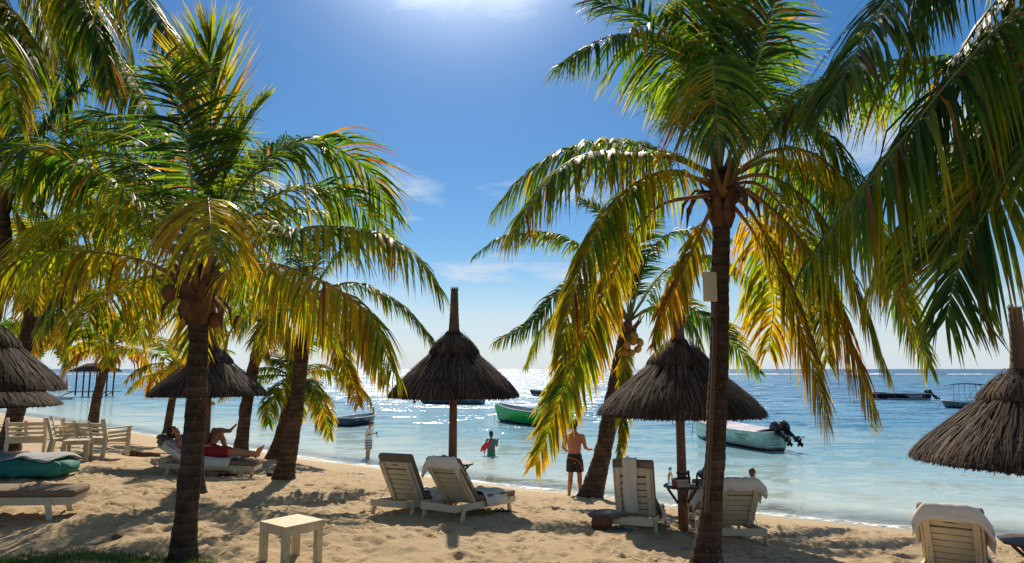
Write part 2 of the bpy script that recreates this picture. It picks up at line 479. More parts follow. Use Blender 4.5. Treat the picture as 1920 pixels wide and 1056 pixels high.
# mound at the foot of the leaning palm on the shore
mound = np.exp(-(((gx - 1.75) / 0.9) ** 2 + ((gy - 16.1) / 1.0) ** 2))
gzv += 0.14 * mound
nY, nX = gx.shape
idx = np.arange(nX * nY).reshape(nY, nX)
faces = np.stack([idx[:-1, :-1], idx[:-1, 1:], idx[1:, 1:], idx[1:, :-1]], -1).reshape(-1, 4)
beach = new_mesh_obj("sand_beach", np.stack([gx, gy, gzv], -1).reshape(-1, 3), faces, M['sand'], None, True)
tag(beach, "trampled golden sand beach sloping down to the lagoon", "beach", kind="structure")
def ground(x, y):
    i = min(max(np.searchsorted(XA, x) - 1, 0), nX - 2); j = min(max(np.searchsorted(YA, y) - 1, 0), nY - 2)
    fx = (x - XA[i]) / (XA[i + 1] - XA[i]); fy = (y - YA[j]) / (YA[j + 1] - YA[j])
    return float((gzv[j, i] * (1 - fx) + gzv[j, i + 1] * fx) * (1 - fy) + (gzv[j + 1, i] * (1 - fx) + gzv[j + 1, i + 1] * fx) * fy)

# ---- sea: one sheet to the horizon
sea = MB()
sea.quad((-26000, -200, 0), (26000, -200, 0), (26000, 40000, 0), (-26000, 40000, 0))
sea = sea.build("sea", M['water'])
tag(sea, "turquoise to blue lagoon reaching the horizon", "sea", kind="structure")

# ---- sand spit at the far left
sp = MB(); rows = []
for i in range(25):
    u = i / 24; row = []
    for k in range(9):
        v = k / 8 - 0.5
        w = 26 * math.sqrt(max(0.0, 1 - u ** 3)) + 0.1
        row.append((-190 + u * 118 + 10 * v, 132 + v * w * 2 - 14 * u * u, -0.25 + 1.0 * max(0.0, 1 - (2 * v) ** 2) * (1 - u ** 4)))
    rows.append(row)
sp.grid(rows)
spit = sp.build("sand_spit", M['sand'], None, True)
tag(spit, "pale sand spit reaching into the lagoon behind the jetty", "sandbank", kind="structure")

# ---- reef surf: broken white crests far out
random.seed(11)
sf = MB()
for (x0, x1, yy, hh) in [(-330, -120, 430, .9), (-110, 10, 470, 0.7), (20, 110, 460, .8), (120, 190, 420, 1.0), (205, 232, 430, 1.9), (236, 262, 430, 1.0), (270, 300, 425, 1.1), (306, 345, 430, 1.5), (352, 375, 432, 1.2), (380, 440, 428, 1.0)]:
    n = max(6, int((x1 - x0) / 3)); rows = [[], [], []]
    for i in range(n + 1):
        u = i / n; x = x0 + (x1 - x0) * u
        h = hh * 0.55 * (0.15 + 0.85 * random.random() ** 1.6) * math.sin(math.pi * min(max(u, 0.03), 0.97)) ** 0.5
        y = yy + 5 * math.sin(x * 0.05)
        rows[0].append((x, y - 3, -0.05)); rows[1].append((x, y, h)); rows[2].append((x, y + 4, -0.05))
    sf.grid(rows)
o = sf.build("reef_surf", M['surf'], None, True)
tag(o, "white surf breaking on the distant reef", "surf", kind="stuff")

# ---- foam line where ripples lap the sand
fm = MB(); rows = []
random.seed(3)
xs = np.arange(-16, 14, 0.15)
edge = []
for x in xs:
    ys = np.linspace(shore_y(x) - 3, shore_y(x) + 3, 121)
    zs = np.array([ground(x, yy) for yy in ys])
    k = np.argmax(zs < 0.012); edge.append(ys[k])
edge = np.convolve(np.pad(edge, 4, mode='edge'), np.ones(9) / 9, 'valid')
for k, off in enumerate((-0.22, -0.05, 0.12, 0.32)):
    row = []
    for i, x in enumerate(xs):
        y = edge[i] + off + 0.09 * math.sin(x * 2.3) + 0.05 * math.sin(x * 6.1 + 1)
        row.append((x, y, max(ground(x, y), 0.0) + (0.006, 0.03, 0.035, 0.006)[k]))
    rows.append(row)
fm.grid(rows)
o = fm.build("shore_foam", M['foam'], None, True)
tag(o, "thin white foam where ripples lap the sand", "foam", kind="stuff")

# ---- lawn edge in the near left corner
GR = [(-9, 6.9), (-5.2, 7.35), (-4.3, 7.2), (-3.7, 7.0), (-3.1, 7.02), (-2.9, 6.85), (-2.65, 6.55), (-2.45, 6.1), (-2.2, 5.5), (-2.0, 4.0)]
def lawn_y(x): return float(np.interp(x, [g[0] for g in GR], [g[1] for g in GR]))
lw = MB(); rows = []
for x in np.arange(-9, -2.0, 0.1):
    e = lawn_y(x); rows.append([(x, y, ground(x, y) + 0.03 * (1 if k < 7 else 0.2)) for k, y in enumerate(np.linspace(1.5, e, 9))])
lw.grid(rows)
o = lw.build("lawn", M['grass_soil'], None, True)
tag(o, "edge of a lawn in the near left corner", "lawn", kind="structure")
def make_grass():
    t = NT("grass"); oi = t.noise(3.0, 3, 0.6, t.pos())
    c = t.ramp(oi, [(0.3, (0.05, 0.10, 0.012)), (0.7, (0.13, 0.20, 0.03))])
    d = t.bsdf(c, 0.5); tr = t.node("ShaderNodeBsdfTranslucent"); t.l.new(c, tr.inputs[0])
    m = t.node("ShaderNodeMixShader"); m.inputs[0].default_value = 0.35; t.l.new(d, m.inputs[1]); t.l.new(tr.outputs[0], m.inputs[2])
    return t.done(m.outputs[0])
M['grass'] = make_grass()
rg = np.random.RandomState(9); gv = []; gf = []
cnt = 0
while cnt < 26000:
    x = rg.uniform(-6.5, -2.0); y = rg.uniform(4.6, 7.5)
    e = lawn_y(x) + rg.normal(0, 0.05)
    if y > e: continue
    z = ground(x, y) + 0.02; a = rg.uniform(0, 6.28); h = rg.uniform(0.025, 0.065); w = 0.0035
    dx, dy = math.cos(a), math.sin(a); lx, ly = rg.normal(0, 0.018, 2)
    n = len(gv)
    gv += [(x - dx * w, y - dy * w, z), (x + dx * w, y + dy * w, z), (x + lx + dx * w * .3, y + ly + dy * w * .3, z + h), (x + lx - dx * w * .3, y + ly - dy * w * .3, z + h)]
    gf.append((n, n + 1, n + 2, n + 3)); cnt += 1
o = new_mesh_obj("grass", gv, gf, M['grass'])
tag(o, "short green grass of the lawn edge", "grass", kind="stuff")
# ------------------------------------------------------------------ palms
def make_leaf():
    t = NT("palm_leaf")
    at = t.node("ShaderNodeAttribute", attribute_name="leaf_colour")
    base = at.outputs["Color"]
    var = t.ramp(t.noise(14.0, 4, 0.6, t.obj()), [(0.3, 0.75), (0.7, 1.2)])
    c = t.mixc(1.0, base, var, 'MULTIPLY')
    d = t.bsdf(c, 0.46, None, 0, 0.36)
    tc = t.mixc(1.0, c, (2.7, 2.5, 1.0), 'MULTIPLY')
    tr = t.node("ShaderNodeBsdfTranslucent"); t.l.new(tc, tr.inputs[0])
    m = t.node("ShaderNodeMixShader"); m.inputs[0].default_value = 0.6
    t.l.new(d, m.inputs[1]); t.l.new(tr.outputs[0], m.inputs[2])
    return t.done(m.outputs[0])
M['leaf'] = make_leaf()
M['rib_green'] = simple("rib_green", (0.20, 0.20, 0.05), 0.5, 0.3, 5, 0.2)
M['rib_orange'] = simple("rib_orange", (0.33, 0.16, 0.04), 0.5, 0.35, 5, 0.3)
M['husk'] = simple("husk", (0.13, 0.06, 0.03), 0.8, 0.5, 9, 0.6, 0.01, 40)
M['coconut_brown'] = simple("coconut_brown", (0.16, 0.06, 0.025), 0.6, 0.4, 9, 0.3)
M['coconut_gold'] = simple("coconut_gold", (0.46, 0.24, 0.04), 0.5, 0.3, 9, 0.3)
def make_bark(name, dark, light):
    t = NT(name); o = t.obj(); p = t.mapping(o, (1, 1, 1))
    n = t.noise(5.0, 6, 0.65, p); st = t.noise(9.0, 5, 0.7, t.mapping(o, (6, 6, 0.8)))
    c = t.mixc(t.ramp(n, [(0.35, 0.0), (0.68, 1.0)]), dark, light)
    c = t.mixc(0.7, c, t.ramp(st, [(0.3, 0.55), (0.7, 1.25)]), 'MULTIPLY')
    spots = t.ramp(t.noise(38.0, 2, 0.5, p), [(0.70, 0.0), (0.74, 1.0)])
    c = t.mixc(t.math('MULTIPLY', spots, 0.75), c, (0.42, 0.38, 0.33))
    wv = t.node("ShaderNodeTexWave", wave_type='BANDS', bands_direction='Z', wave_profile='SAW'); t.l.new(o, wv.inputs["Vector"])
    t.put(wv, "Scale", 2.9); t.put(wv, "Distortion", 1.6); t.put(wv, "Detail", 3.0); t.put(wv, "Detail Scale", 1.5)
    c = t.mixc(0.85, c, t.ramp(wv.outputs["Fac"], [(0.0, 0.35), (0.15, 0.8), (0.75, 1.15), (1.0, 1.5)]), 'MULTIPLY')
    cr = t.ramp(t.noise(7.0, 4, 0.6, t.mapping(o, (1.2, 1.2, 5.0))), [(0.40, 0.0), (0.5, 1.0)])
    b = t.bump(cr, 0.5, 0.02, t.bump(st, 0.7, 0.03))
    return t.done(t.bsdf(c, 0.85, b, 0, 0.25))
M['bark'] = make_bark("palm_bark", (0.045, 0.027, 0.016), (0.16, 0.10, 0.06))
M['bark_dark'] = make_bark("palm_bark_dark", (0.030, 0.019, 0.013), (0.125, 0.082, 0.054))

def catmull(pts, n):
    pts = [np.array(p, float) for p in pts]
    ext = [2 * pts[0] - pts[1]] + pts + [2 * pts[-1] - pts[-2]]
    out = []
    segs = len(pts) - 1
    for i in range(n):
        u = i / (n - 1) * segs; k = min(int(u), segs - 1); f = u - k
        a, b, c, d = ext[k:k + 4]
        out.append(0.5 * ((2 * b) + (-a + c) * f + (2 * a - 5 * b + 4 * c - d) * f * f + (-a + 3 * b - 3 * c + d) * f ** 3))
    out = np.array(out)
    # resample by arc length
    L = np.concatenate([[0], np.cumsum(np.linalg.norm(np.diff(out, axis=0), axis=1))])
    s = np.linspace(0, L[-1], n)
    return np.stack([np.interp(s, L, out[:, k]) for k in range(3)], 1), L[-1]

AGES = [(0.0, (0.016, 0.055, 0.010)), (0.25, (0.055, 0.125, 0.010)), (0.45, (0.150, 0.205, 0.010)), (0.65, (0.30, 0.25, 0.010)), (0.85, (0.35, 0.20, 0.010)), (1.0, (0.16, 0.062, 0.014))]
def age_col(a):
    a = np.clip(a, 0, 1)
    return np.stack([np.interp(a, [q[0] for q in AGES], [q[1][k] for q in AGES]) for k in range(3)], -1)

def frond(parent, pts, age=0.3, L=0.85, droop=1.0, face=0.0, fwd=0.42, seed=0, dens=34, width=0.02, start=0.16, rib=None, origin=None, rr=0.022, name="frond"):
    """feather leaf: tapered midrib with two rows of drooping leaflets; pts are world points along the midrib"""
    rs = np.random.RandomState(seed)
    sp, total = catmull([tuple(p) for p in pts], 64)
    o0 = np.array(origin if origin is not None else (0, 0, 0), float)
    sp = sp - o0
    tan = np.gradient(sp, axis=0); tan /= np.linalg.norm(tan, axis=1)[:, None]
    n = max(24, int(total * dens))
    u = np.linspace(start, 0.995, n)
    k = u * 63
    def interp(A): return np.stack([np.interp(k, np.arange(64), A[:, c]) for c in range(3)], 1)
    verts = []; cols = []; NS = 5
    plane = sp[-1] - sp[0]; plane[2] = 0
    if np.linalg.norm(plane) < 0.15: plane = np.array([1, 0, 0.0])
    hs = np.cross(plane / np.linalg.norm(plane), [0, 0, 1.0])
    allf = []
    base_i = 0
    for side in (-1, 1):
        uu = u + rs.normal(0, 0.15 / n, n); kk = np.clip(uu, start, 1) * 63
        p = np.stack([np.interp(kk, np.arange(64), sp[:, c]) for c in range(3)], 1)
        t = np.stack([np.interp(kk, np.arange(64), tan[:, c]) for c in range(3)], 1); t /= np.linalg.norm(t, axis=1)[:, None]
        # a side vector that stays level, blended towards a twisted (facing) blade
        s = hs[None, :] - (t @ hs)[:, None] * t; s /= np.linalg.norm(s, axis=1)[:, None] + 1e-9
        if face:
            sf_ = np.cross(t, np.array([0, -1.0, 0])); q = np.linalg.norm(sf_, axis=1)[:, None]
            sf_ = np.where(q > 0.05, sf_ / (q + 1e-9), s)
            sg = np.sign((sf_ * s).sum(1))[:, None]; sg[sg == 0] = 1
            sg = np.where(np.abs((sf_ * s).sum(1)).max() < 0.2, 1.0, sg)
            s = s * (1 - face) + sf_ * sg * face; s -= (s * t).sum(1)[:, None] * t; s /= np.linalg.norm(s, axis=1)[:, None] + 1e-9
        nn = np.cross(s, t); nn *= np.where(nn[:, 2:3] < 0, -1, 1)
        v = (uu - start) / (1 - start)
        ln = L * (0.30 + 0.70 * np.sin(np.pi * np.clip(0.12 + 0.80 * v, 0, 1)) ** 0.8) * (1 - 0.35 * v ** 3) * rs.uniform(0.82, 1.1, n)
        broken = rs.rand(n) < 0.09
        ln[broken] *= rs.uniform(0.2, 0.7, broken.sum())
        lowf = np.interp(v * 14, np.arange(16), rs.normal(0, 1, 16)); lowg = np.interp(v * 20, np.arange(22), rs.normal(0, 1, 22))
        for _ in range(rs.randint(2, 5)):                       # torn-out stretches
            k0 = rs.randint(0, n); ln[k0:k0 + rs.randint(1, 4)] *= 0.06
        fa = fwd + 0.30 * v ** 2 + rs.normal(0, 0.10, n) + 0.11 * lowf
        d0 = s * side * np.cos(fa)[:, None] + t * np.sin(fa)[:, None] + nn * (0.22 - 0.12 * v + rs.normal(0, 0.07, n))[:, None]
        d0 /= np.linalg.norm(d0, axis=1)[:, None]
        wv = t - (t * d0).sum(1)[:, None] * d0 + nn * rs.normal(0, 0.28, n)[:, None]
        wv /= np.linalg.norm(wv, axis=1)[:, None] + 1e-9
        ag = age * 0.90 - 0.03 + rs.normal(0, 0.12, n) + 0.07 * lowg + 0.10 * np.sin(v * 9 + seed)
        dead = rs.rand(n) < 0.06; ag[dead] = rs.uniform(0.85, 1.1, dead.sum())
        dr = droop * rs.uniform(0.65, 1.4, n) * np.exp(0.22 * lowg)
        kink = rs.rand(n) < 0.10
        cur = p.copy(); ring = []
        wprof = [0.45, 1.0, 0.95, 0.72, 0.42, 0.04]
        wd = width * (0.75 + 0.5 * np.sin(np.pi * np.clip(v, 0.05, 0.95))) * rs.uniform(0.8, 1.15, n)
        for j in range(NS + 1):
            ring.append((cur - wv * (wd * wprof[j])[:, None], cur + wv * (wd * wprof[j])[:, None]))
            if j == NS: break
            g = dr * ((j + 0.35) / NS) ** 0.8 * 1.5
            g = np.where(kink & (j >= 2), g + 2.2, g)
            dd = d0.copy(); dd[:, 2] -= g
            dd /= np.linalg.norm(dd, axis=1)[:, None]
            wv = wv - (wv * dd).sum(1)[:, None] * dd; wv /= np.linalg.norm(wv, axis=1)[:, None] + 1e-9
            cur = cur + dd * (ln / NS)[:, None]
        V = np.stack([x for r in ring for x in r], 1)              # n, 2(NS+1), 3
        tipage = np.array([0.0, 0.0, 0.02, 0.06, 0.16, 0.34])
        A = ag[:, None] + tipage[None, :] * (0.5 + rs.rand(n))[:, None]
        C = np.repeat(age_col(A), 2, axis=1)
        verts.append(V.reshape(-1, 3)); cols.append(C.reshape(-1, 3))
        m = 2 * (NS + 1)
        b = (np.arange(n) * m)[:, None]
        fs = [np.stack([b[:, 0] + 2 * j, b[:, 0] + 2 * j + 1, b[:, 0] + 2 * j + 3, b[:, 0] + 2 * j + 2], 1) for j in range(NS)]
        allf.append(np.concatenate(fs) + base_i); base_i += n * m
    V = np.concatenate(verts); C = np.concatenate(cols); F = np.concatenate(allf)
    o = new_mesh_obj("leaflets", V, F, M['leaf'], None, True)
    o["kind"] = "stuff"
    ca = o.data.color_attributes.new("leaf_colour", 'FLOAT_COLOR', 'POINT')
    ca.data.foreach_set("color", np.concatenate([C, np.ones((len(C), 1))], 1).astype(np.float32).ravel())
    rb = MB()
    q = list(range(0, 64, 3))
    rad = [rr * (1.15 - 0.25 * (i / 63) if i < 10 else max(0.13, 1 - i / 63 * 0.95)) for i in q]
    rad[0] = rr * 1.8
    rb.tube([sp[i] for i in q], rad, 6)
    b = rb.build(name, rib or (M['rib_orange'] if age > 0.45 else M['rib_green']), parent, True)
    o.parent = b
    return b

def trunk(parent, pts, r0, r1, mat, origin, flare=1.5, ring=0.11, seed=0, sides=18):
    pts = [Vector(p) for p in pts]
    rs = np.random.RandomState(seed)
    sp, total = catmull([tuple(p) for p in pts], 200)
    o0 = np.array(origin); m = MB(); P_ = []; rad = []
    nr = int(total / ring) * 5
    offs = rs.uniform(-0.35, 0.35, 400)
    for i in range(nr + 1):
        u = i / nr; k = u * 199
        p = np.array([np.interp(k, np.arange(200), sp[:, c]) for c in range(3)]) - o0
        ph = (i % 5) / 5.0; j = i // 5
        r = r0 + (r1 - r0) * u
        h = u * total
        r *= 1 + (flare - 1) * math.exp(-(h / 0.32) ** 1.3)
        r *= 1 + 0.055 * (1 - ph) + 0.04 * offs[j % 400]
        P_.append(Vector(p)); rad.append(r)
    m.tube(P_, rad, sides)
    V = np.array(m.v); nz = vnoise(V[:, 0] * 9 + V[:, 1] * 7, V[:, 2] * 6, seed)
    ax = np.repeat(np.array([tuple(p) for p in P_]), sides, axis=0)
    V = ax + (V - ax) * (1 + 0.16 * nz)[:, None]
    m.v = [tuple(v) for v in V]
    return m.build("trunk", mat, parent, True)

def crownshaft(parent, c, r, origin, seed, n=9, mat=None):
    """fibrous leaf bases clasping the top of the trunk"""
    rs = random.Random(seed); c = Vector(c) - Vector(origin)
    for i in range(n):
        a = i * 2.4 + rs.uniform(-.2, .2)
        d = Vector((math.cos(a), math.sin(a), 0))
        m = MB()
        p0 = c + d * r * 0.7 + Vector((0, 0, -0.28 + rs.uniform(-.08, .05)))
        p1 = c + d * r * 1.15 + Vector((0, 0, -0.06))
        p2 = c + d * r * (1.8 + rs.random()) + Vector((0, 0, 0.14 + rs.uniform(-0.05, .1)))
        m.tube([p0, (p0 + p1) / 2 + d * 0.015, p1, p2], [r * .38, r * .55, r * .45, r * .16], 7, ell=[.45] * 4, refx=(-d.y, d.x, 0))
        m.build("leaf_base", mat or M['husk'], parent, True)

def hanging_husks(parent, c, origin, seed, n, ln=0.5):
    rs = random.Random(seed); c = Vector(c) - Vector(origin)
    for i in range(n):
        a = rs.uniform(0, 6.28); d = Vector((math.cos(a), math.sin(a), 0)); l = ln * rs.uniform(.6, 1.2)
        m = MB()
        q = [c + d * .08, c + d * (.08 + l * .45) + Vector((0, 0, .06 * l)), c + d * (.08 + l * .75) + Vector((0, 0, -.3 * l)), c + d * (.08 + l * .82) + Vector((0, 0, -.8 * l))]
        m.tube(q, [.03, .035, .05, .008], 6, ell=[.4] * 4)
        m.build("dry_sheath", M['husk'], parent, True)

def coconuts(parent, pts, origin, mat, r=0.11):
    for i, p in enumerate(pts):
        p = Vector(p) - Vector(origin)
        m = MB(); rot = Quaternion((1, .3, .2), 0.5 * i).to_matrix()
        m.ball(p, r, 12, 9, (0.86, 0.86, 1.08), rot)
        m.build("coconut", mat, parent, True)
        m = MB(); m.tube([p + Vector((0, 0, r * .9)), p + Vector((0.02, 0, r * 2.0))], [.015, .012], 5)

def palm(name, label, Y, base_px, trunk_pts, crown_px, r0, r1, mat, seed, group="coconut palms on the beach", flare=1.5, base_xy=None):
    """trunk_pts: photograph pixels with depth offsets; the foot is dropped onto the sand"""
    if base_xy is None:
        b = P(base_px[0], base_px[1], Y); bx, by = b.x, b.y
    else: bx, by = base_xy
    org = Vector((bx, by, ground(bx, by) - 0.06))
    e = empty(name, org, 0, label, "palm tree", group)
    pts = [org] + [P(a, b, Y + d) for a, b, d in trunk_pts]
    trunk(e, pts, r0, r1, mat, org, flare, seed=seed)
    e["Y"] = Y
    return e, org

def fr(e, org, Y, pts, **kw):
    return frond(e, [P(a, b, Y + d) for a, b, d in pts], origin=org, **kw)

def auto_crown(e, org, c, n, ln, age, seed, L=0.7, dens=32, width=0.022, lo=-35, hi=78, skip=None):
    rs = random.Random(seed)
    for i in range(n):
        u = (i + 0.5) / n
        az = i * 2.39996 + rs.uniform(-.3, .3)
        el = R(hi + (lo - hi) * u ** 0.85 + rs.uniform(-8, 8))
        l = ln * rs.uniform(.85, 1.1) * (0.8 + 0.2 * math.sin(math.pi * u))
        d = Vector((math.cos(az), math.sin(az), 0)); p = Vector(c); pts = [p]
        sag = 0.55 + 0.65 * u + rs.uniform(-.1, .2)
        for k in range(5):
            q = el - sag * 1.25 * ((k + .5) / 5) ** 1.3
            q = max(q, R(-86))
            p = p + (d * math.cos(q) + Vector((0, 0, math.sin(q)))) * (l / 5)
            pts.append(p)
        frond(e, pts, age=min(1, age + 0.45 * u ** 2 + rs.uniform(-.08, .08)), L=L * rs.uniform(.9, 1.1), droop=0.5 + 1.1 * u, seed=seed * 100 + i, dens=dens, width=width, origin=org, rr=0.03)

# --- near left palm -------------------------------------------------------
Y1 = 6.9
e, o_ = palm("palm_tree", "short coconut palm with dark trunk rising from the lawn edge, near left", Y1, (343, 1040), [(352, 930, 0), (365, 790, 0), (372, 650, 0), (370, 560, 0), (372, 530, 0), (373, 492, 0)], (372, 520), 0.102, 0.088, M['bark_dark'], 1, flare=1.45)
LEFT = [
 dict(pts=[(372,515,0),(384,440,-.2),(388,374,-.6),(392,392,-1.05),(398,470,-1.45)], age=0.65, L=0.99, droop=1.9, fwd=.35, start=.3, dens=27),
 dict(pts=[(380,500,0),(392,330,.1),(395,180,.25),(392,58,.3)], age=0.52, L=1.10, droop=.03, face=1, fwd=1.0, start=.30, dens=44),
 dict(pts=[(365,500,0),(360,350,0),(340,220,-.1),(308,105,-.25)], age=0.16, L=0.84, droop=.45, face=.95, fwd=.45, start=.25),
 dict(pts=[(388,500,0),(420,340,.2),(455,240,.3),(494,186,.4)], age=0.32, L=0.64, droop=.1, fwd=1.0, face=.3),
 dict(pts=[(390,500,0),(440,370,.2),(510,290,.4),(590,266,.5),(680,310,.6),(738,405,.7)], age=0.32, L=1.04, droop=.8, face=.35, fwd=.55),
 dict(pts=[(395,510,0),(480,455,0),(580,426,-.1),(690,432,-.2),(770,470,-.3),(828,545,-.3)], age=0.42, L=0.84, droop=1.5, face=.1),
 dict(pts=[(392,545,0),(440,510,-.3),(500,493,-.6),(600,525,-.85),(690,590,-1.0),(738,700,-1.1)], age=0.63, L=0.84, droop=2.2),
 dict(pts=[(395,500,.1),(470,400,.5),(560,350,.8),(650,370,1.0),(725,440,1.2)], age=0.34, L=0.99, droop=.9, face=.25),
 dict(pts=[(350,500,0),(300,430,-.2),(230,358,-.5),(130,300,-.75),(10,275,-.95),(-80,300,-1.05)], age=0.27, L=0.93, droop=1.5, face=.1),
 dict(pts=[(350,530,0),(300,503,-.1),(240,482,-.3),(130,470,-.5),(0,497,-.7),(-70,545,-.8)], age=0.54, L=0.84, droop=2.0),
 dict(pts=[(355,490,0),(300,370,.3),(240,300,.5),(150,285,.7),(50,330,.9)], age=0.31, L=0.99, droop=1.0, face=.2),
 dict(pts=[(350,505,.2),(290,440,.6),(200,400,1.),(90,430,1.4),(10,530,1.6)], age=0.47, L=0.99, droop=1.6),
 dict(pts=[(360,480,.1),(320,330,.4),(270,240,.6),(205,215,.7),(140,255,.8)], age=0.27, L=0.93, droop=.9, face=.2),
 dict(pts=[(398,520,.3),(470,500,.8),(560,540,1.3),(620,640,1.5)], age=0.50, L=0.93, droop=1.7),
 dict(pts=[(355,520,.3),(280,520,.9),(190,560,1.3),(140,640,1.5)], age=0.52, L=0.93, droop=1.7),
 dict(pts=[(375,500,.3),(400,380,.9),(440,330,1.5),(500,340,2.0)], age=0.27, L=0.93, droop=.8),
 dict(pts=[(365,500,.3),(330,400,.9),(290,360,1.5),(230,380,2.0)], age=0.27, L=0.93, droop=.8),
]
for i, f in enumerate(LEFT): fr(e, o_, Y1, f.pop('pts'), seed=10 + i, width=.0115, dens=44, **f) if 'dens' not in f else fr(e, o_, Y1, f.pop('pts'), seed=10 + i, width=.0135, **f)
crownshaft(e, P(372, 545, Y1), 0.12, o_, 3, 11)
crownshaft(e, P(372, 512, Y1), 0.10, o_, 33, 9, M['rib_orange'])
coconuts(e, [P(318, 549, Y1 - .15), P(402, 600, Y1 + .1)], o_, M['coconut_brown'], .085)
hanging_husks(e, P(368, 560, Y1), o_, 4, 6, .38)

# --- near right palm ------------------------------------------------------
Y2 = 7.8
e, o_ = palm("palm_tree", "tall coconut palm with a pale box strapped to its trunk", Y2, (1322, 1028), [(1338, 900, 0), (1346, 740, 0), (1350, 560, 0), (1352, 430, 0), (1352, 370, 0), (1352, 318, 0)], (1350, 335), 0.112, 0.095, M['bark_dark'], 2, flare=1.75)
RIGHT = [
 dict(pts=[(1352,335,0),(1346,230,-.25),(1336,112,-.75),(1338,150,-1.25),(1346,260,-1.6)], age=0.37, L=1.16, droop=1.9, fwd=.3, start=.3, dens=26),
 dict(pts=[(1345,320,0),(1310,130,.2),(1255,68,.3),(1190,18,.4),(1105,0,.5)], age=0.18, L=0.99, droop=.35, face=.6, fwd=.55),
 dict(pts=[(1340,320,0),(1305,165,-.2),(1240,88,-.4),(1150,66,-.6),(1046,122,-.8)], age=0.23, L=0.93, droop=1.4, face=.25),
 dict(pts=[(1335,325,0),(1260,290,0),(1160,266,.1),(1080,275,.1),(990,325,.2),(925,395,.2)], age=0.37, L=0.90, droop=1.5),
 dict(pts=[(1335,330,0),(1270,300,-.2),(1180,285,-.5),(1090,292,-.75),(1020,345,-.9),(955,445,-1.0)], age=0.42, L=0.93, droop=1.8, face=.1),
 dict(pts=[(1335,350,0),(1260,320,-.3),(1180,352,-.6),(1120,430,-.85),(1075,540,-1.0),(1052,660,-1.1)], age=0.53, L=0.92, droop=2.2),
 dict(pts=[(1340,380,0),(1315,430,-.1),(1275,520,-.1),(1245,590,-.1),(1225,645,-.1)], age=0.77, L=0.48, droop=1.6, face=.8, fwd=.75),
 dict(pts=[(1350,320,0),(1356,150,.1),(1372,20,.2),(1388,-120,.2)], age=0.14, L=0.93, droop=.2, face=.9, fwd=.7),
 dict(pts=[(1350,320,0),(1330,120,.3),(1300,-20,.5),(1262,-130,.6)], age=0.18, L=0.93, droop=.2, face=.7, fwd=.8),
 dict(pts=[(1360,320,0),(1410,150,-.1),(1448,20,-.2),(1478,-110,-.3)], age=0.18, L=0.93, droop=.4, face=.85, fwd=.6),
 dict(pts=[(1360,325,0),(1420,230,.3),(1500,170,.5),(1590,160,.7),(1680,210,.8)], age=0.22, L=0.99, droop=1.0),
 dict(pts=[(1365,335,0),(1440,285,-.2),(1510,282,-.4),(1580,335,-.55),(1645,440,-.7),(1695,570,-.8),(1735,660,-.85)], age=0.55, L=0.81, droop=2.2),
 dict(pts=[(1365,345,0),(1420,370,-.2),(1500,450,-.5),(1570,590,-.65),(1640,770,-.75)], age=0.70, L=0.93, droop=2.2, face=.2),
 dict(pts=[(1365,360,0),(1410,400,-.2),(1460,500,-.4),(1510,640,-.5),(1552,790,-.5)], age=0.72, L=0.87, droop=2.2, face=.2),
 dict(pts=[(1360,340,.2),(1430,300,.8),(1520,330,1.2),(1590,430,1.5)], age=0.26, L=0.99, droop=1.3),
 dict(pts=[(1340,340,.2),(1250,330,.7),(1170,380,1.1),(1130,470,1.3)], age=0.40, L=0.99, droop=1.5),
 dict(pts=[(1340,365,0),(1230,390,-.4),(1150,510,-.75),(1090,650,-.95),(1035,790,-1.0),(1003,872,-1.0)], age=0.60, L=0.58, droop=1.0, face=.85, fwd=.65, start=.35),
 dict(pts=[(1362,370,.1),(1420,450,.4),(1450,560,.6),(1440,660,.7)], age=0.63, L=0.81, droop=1.3, face=.5),
 dict(pts=[(1350,320,.2),(1370,200,.7),(1410,120,1.2),(1470,110,1.6)], age=0.18, L=0.99, droop=.8),
 dict(pts=[(1350,320,.2),(1310,210,.7),(1270,150,1.2),(1200,170,1.6)], age=0.19, L=0.99, droop=.8),
 dict(pts=[(1365,335,.1),(1450,300,.3),(1560,335,.5),(1640,440,.6),(1700,580,.6),(1742,690,.6)], age=0.44, L=.85, droop=2.0),
 dict(pts=[(1365,340,0),(1440,330,-.3),(1530,395,-.5),(1605,540,-.6),(1665,700,-.6)], age=0.53, L=.8, droop=2.1),
 dict(pts=[(1365,345,.2),(1430,350,.5),(1500,440,.8),(1535,560,.9),(1550,680,.9)], age=0.48, L=.85, droop=1.9),
 dict(pts=[(1365,330,.1),(1440,220,-.1),(1520,230,-.3),(1600,330,-.4),(1640,460,-.4)], age=0.31, L=1.04, droop=1.6),
]
for i, f in enumerate(RIGHT): fr(e, o_, Y2, f.pop('pts'), seed=40 + i, width=.0135, dens=f.pop('dens', 44), **f)
crownshaft(e, P(1352, 375, Y2), 0.12, o_, 5, 11)
crownshaft(e, P(1352, 340, Y2), 0.10, o_, 55, 9, M['rib_orange'])
hanging_husks(e, P(1352, 360, Y2), o_, 6, 5, .45)
palm_right = e; palm_right_org = o_

